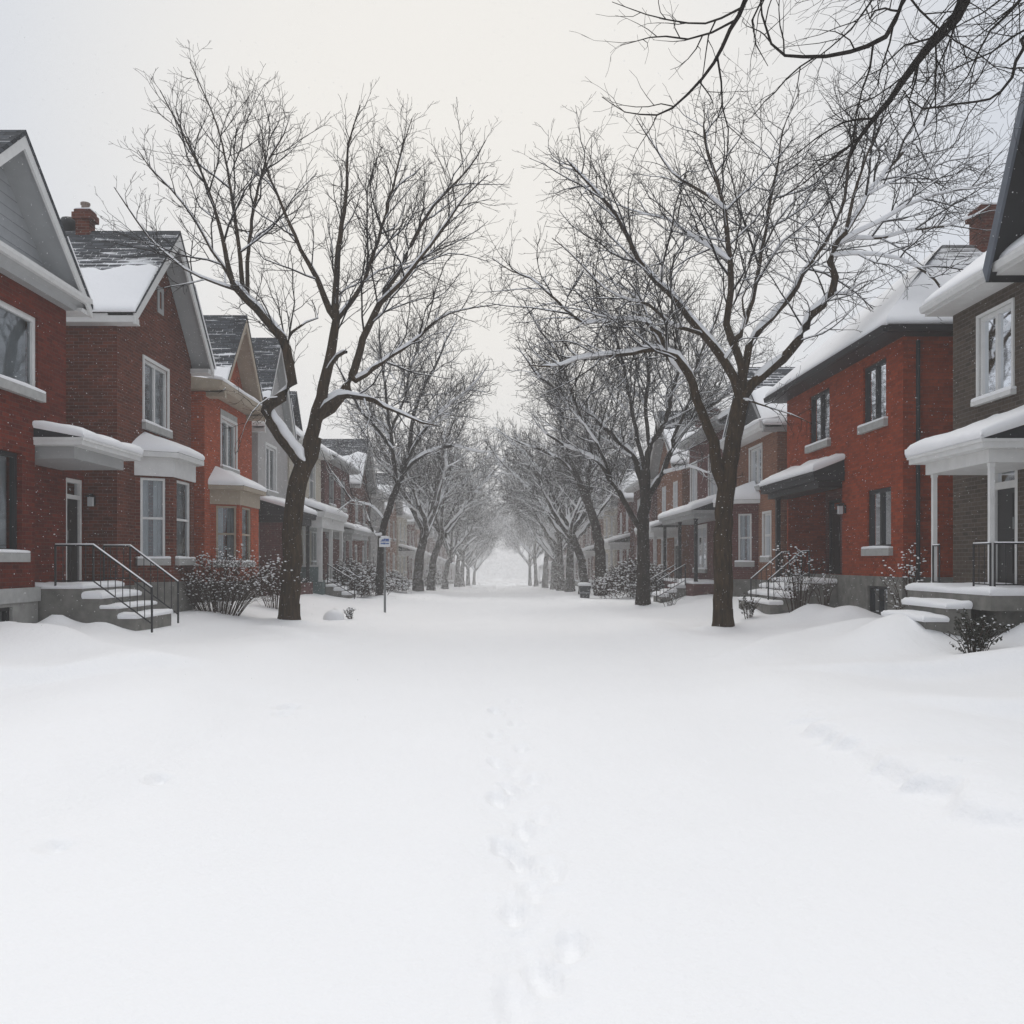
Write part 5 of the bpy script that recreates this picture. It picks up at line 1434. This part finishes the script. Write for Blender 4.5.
# ---------------------------------------------------------------- falling snow
def snowfall():
    """near flakes are fine; farther off, added crowds of enlarged flakes stand in for thicker haze"""
    rg = np.random.default_rng(99)
    n1 = 42000
    y1 = 6.5 + 30 * rg.random(n1) ** .8
    r1 = rg.choice([.0036, .0047, .0058, .0075], n1) * (.75 + y1 * .012)
    x1 = rg.uniform(-9, 9, n1); z1 = rg.uniform(.15, 11, n1)
    # added haze flakes: cover per metre of depth rises from nothing at 30 m
    ys, xs, zs, rs = [], [], [], []
    for y in range(30, 190):
        cov = FAR_COVER * min(1.0, ((y - 29) / 40.0)) * (1 - .9 * sm(80, 120, y)) * 24 * 9.5
        r = .008 + y * .00021
        n = int(cov / (1.155 * r * r))
        ys.append(y + rg.random(n)); xs.append(rg.uniform(-12, 12, n)); zs.append(.1 + slope(y) + 11.5 * rg.beta(1.0, 1.35, n)); rs.append(r * rg.uniform(.6, 1.3, n))
    x = np.concatenate([x1, *xs]); y = np.concatenate([y1, *ys]); z = np.concatenate([z1, *zs]); r = np.concatenate([r1, *rs])
    n = len(x)
    # each flake a small randomly turned four-sided crumb
    q = rg.normal(size=(n, 4)); q /= np.linalg.norm(q, axis=1, keepdims=True); w_, i_, j_, k_ = q.T
    base = np.array([(0, 0, 1), (.943, 0, -.333), (-.471, .816, -.333), (-.471, -.816, -.333)])
    RM = np.stack([np.stack([1 - 2 * (j_ * j_ + k_ * k_), 2 * (i_ * j_ - k_ * w_), 2 * (i_ * k_ + j_ * w_)], 1),
                   np.stack([2 * (i_ * j_ + k_ * w_), 1 - 2 * (i_ * i_ + k_ * k_), 2 * (j_ * k_ - i_ * w_)], 1),
                   np.stack([2 * (i_ * k_ - j_ * w_), 2 * (j_ * k_ + i_ * w_), 1 - 2 * (i_ * i_ + j_ * j_)], 1)], 1)
    V = np.einsum('nab,kb->nka', RM, base) * r[:, None, None] + np.stack([x, y, z], 1)[:, None, :]
    F = np.array([(0, 1, 2), (0, 2, 3), (0, 3, 1), (1, 3, 2)])
    F = (F[None] + (np.arange(n) * 4)[:, None, None]).reshape(-1)
    me = bpy.data.meshes.new('snowfall'); nf = n * 4
    me.vertices.add(n * 4); me.vertices.foreach_set('co', V.reshape(-1))
    me.loops.add(nf * 3); me.loops.foreach_set('vertex_index', F.astype(np.int32))
    me.polygons.add(nf); me.polygons.foreach_set('loop_start', np.arange(0, nf * 3, 3, dtype=np.int32))
    me.polygons.foreach_set('use_smooth', np.ones(nf, dtype=bool))
    me.update(calc_edges=True); me.materials.append(M['flake'])
    o = bpy.data.objects.new('snowfall', me); COL.objects.link(o)
    tag(o, 'fine white flakes falling over the street, crowded far off to stand in for haze', 'falling snow', kind='stuff')


FAR_COVER = .0075
snowfall()

# ---------------------------------------------------------------- air: haze of falling snow
HAZE_D = 0.0024
hz = MB(); hz.box(Fr((0, 0), (1, 0), (0, 1)), -290, 290, -60, 760, -13.5, 17.5)
hm = N('snow_haze'); hm.t.nodes.remove(hm.b)
pv = hm.n('ShaderNodeVolumePrincipled')
pv.inputs['Color'].default_value = (0.995, 0.985, 0.97, 1); pv.inputs['Density'].default_value = HAZE_D; pv.inputs['Anisotropy'].default_value = 0.1
hm.l(pv.outputs[0], hm.t.nodes['Material Output'].inputs['Volume'])
hm.m.cycles.homogeneous_volume = True
ho = hz.build('haze', hm.m); tag(ho, 'pale haze of falling snow filling the street', 'haze', kind='stuff')

# ---------------------------------------------------------------- sky, sun, camera
EL, AZ = R(66), R(-2)           # sun behind cloud, ahead of the camera and a little left
w = bpy.data.worlds.new('World'); SC.world = w; w.use_nodes = True
nt = w.node_tree; bg = nt.nodes['Background']
sky = nt.nodes.new('ShaderNodeTexSky'); sky.sky_type = 'NISHITA'; sky.sun_disc = False
sky.sun_elevation = EL; sky.sun_rotation = AZ; sky.air_density = 1.0; sky.dust_density = 4.0
hs = nt.nodes.new('ShaderNodeHueSaturation'); hs.inputs['Saturation'].default_value = .35
nt.links.new(sky.outputs[0], hs.inputs['Color'])
# overcast layer: even pale cloud veiling the clear sky
ov = nt.nodes.new('ShaderNodeMixRGB'); ov.inputs[0].default_value = .988
nt.links.new(hs.outputs[0], ov.inputs[1])
# the cloud layer is brighter and warmer in a patch low ahead, well below the sun, cooler elsewhere
tc = nt.nodes.new('ShaderNodeTexCoord'); dp = nt.nodes.new('ShaderNodeVectorMath'); dp.operation = 'DOT_PRODUCT'
nt.links.new(tc.outputs['Generated'], dp.inputs[0]); dp.inputs[1].default_value = (math.sin(AZ) * math.cos(R(24)), math.cos(AZ) * math.cos(R(24)), math.sin(R(24)))
mr = nt.nodes.new('ShaderNodeMapRange'); mr.interpolation_type = 'SMOOTHSTEP'
mr.inputs['From Min'].default_value = .87; mr.inputs['From Max'].default_value = 1.0
nt.links.new(dp.outputs['Value'], mr.inputs['Value'])
cl = nt.nodes.new('ShaderNodeMixRGB'); cl.inputs[1].default_value = (5.6, 5.9, 6.45, 1); cl.inputs[2].default_value = (7.5, 7.3, 6.95, 1)
nt.links.new(mr.outputs[0], cl.inputs[0]); nt.links.new(cl.outputs[0], ov.inputs[2])
nt.links.new(ov.outputs[0], bg.inputs['Color']); bg.inputs['Strength'].default_value = .1

sd = bpy.data.lights.new('sun', 'SUN'); sd.energy = 1.2; sd.angle = R(60); sd.color = (1, .95, .88)
so = bpy.data.objects.new('sun', sd); COL.objects.link(so)
dirv = Vector((math.sin(AZ) * math.cos(EL), math.cos(AZ) * math.cos(EL), math.sin(EL)))
so.rotation_euler = (-dirv).to_track_quat('-Z', 'Y').to_euler()

cd = bpy.data.cameras.new('camera'); cd.sensor_width = 36; cd.sensor_fit = 'HORIZONTAL'
cd.lens = 36 * FPX / 1024; cd.shift_x = (512 - CXP) / 1024; cd.shift_y = (CYP - 512) / 1024
cd.clip_start = .1; cd.clip_end = 3000
co = bpy.data.objects.new('camera', cd); COL.objects.link(co); co.location = (0, 0, CAMH); co.rotation_euler = (R(90), 0, 0)
SC.camera = co

SC.view_settings.view_transform = 'Standard'; SC.view_settings.look = 'None'; SC.view_settings.gamma = 1; SC.view_settings.exposure = 0.25
SC.view_settings.use_curve_mapping = False
cy = SC.cycles
cy.use_denoising = True
try:
    cy.denoiser = 'OPENIMAGEDENOISE'; cy.denoising_input_passes = 'RGB_ALBEDO_NORMAL'; cy.denoising_prefilter = 'ACCURATE'
except Exception: pass
cy.max_bounces = 14; cy.diffuse_bounces = 9; cy.glossy_bounces = 3; cy.transmission_bounces = 9; cy.transparent_max_bounces = 12; cy.volume_bounces = 4
cy.use_adaptive_sampling = False
cy.sample_clamp_indirect = 6
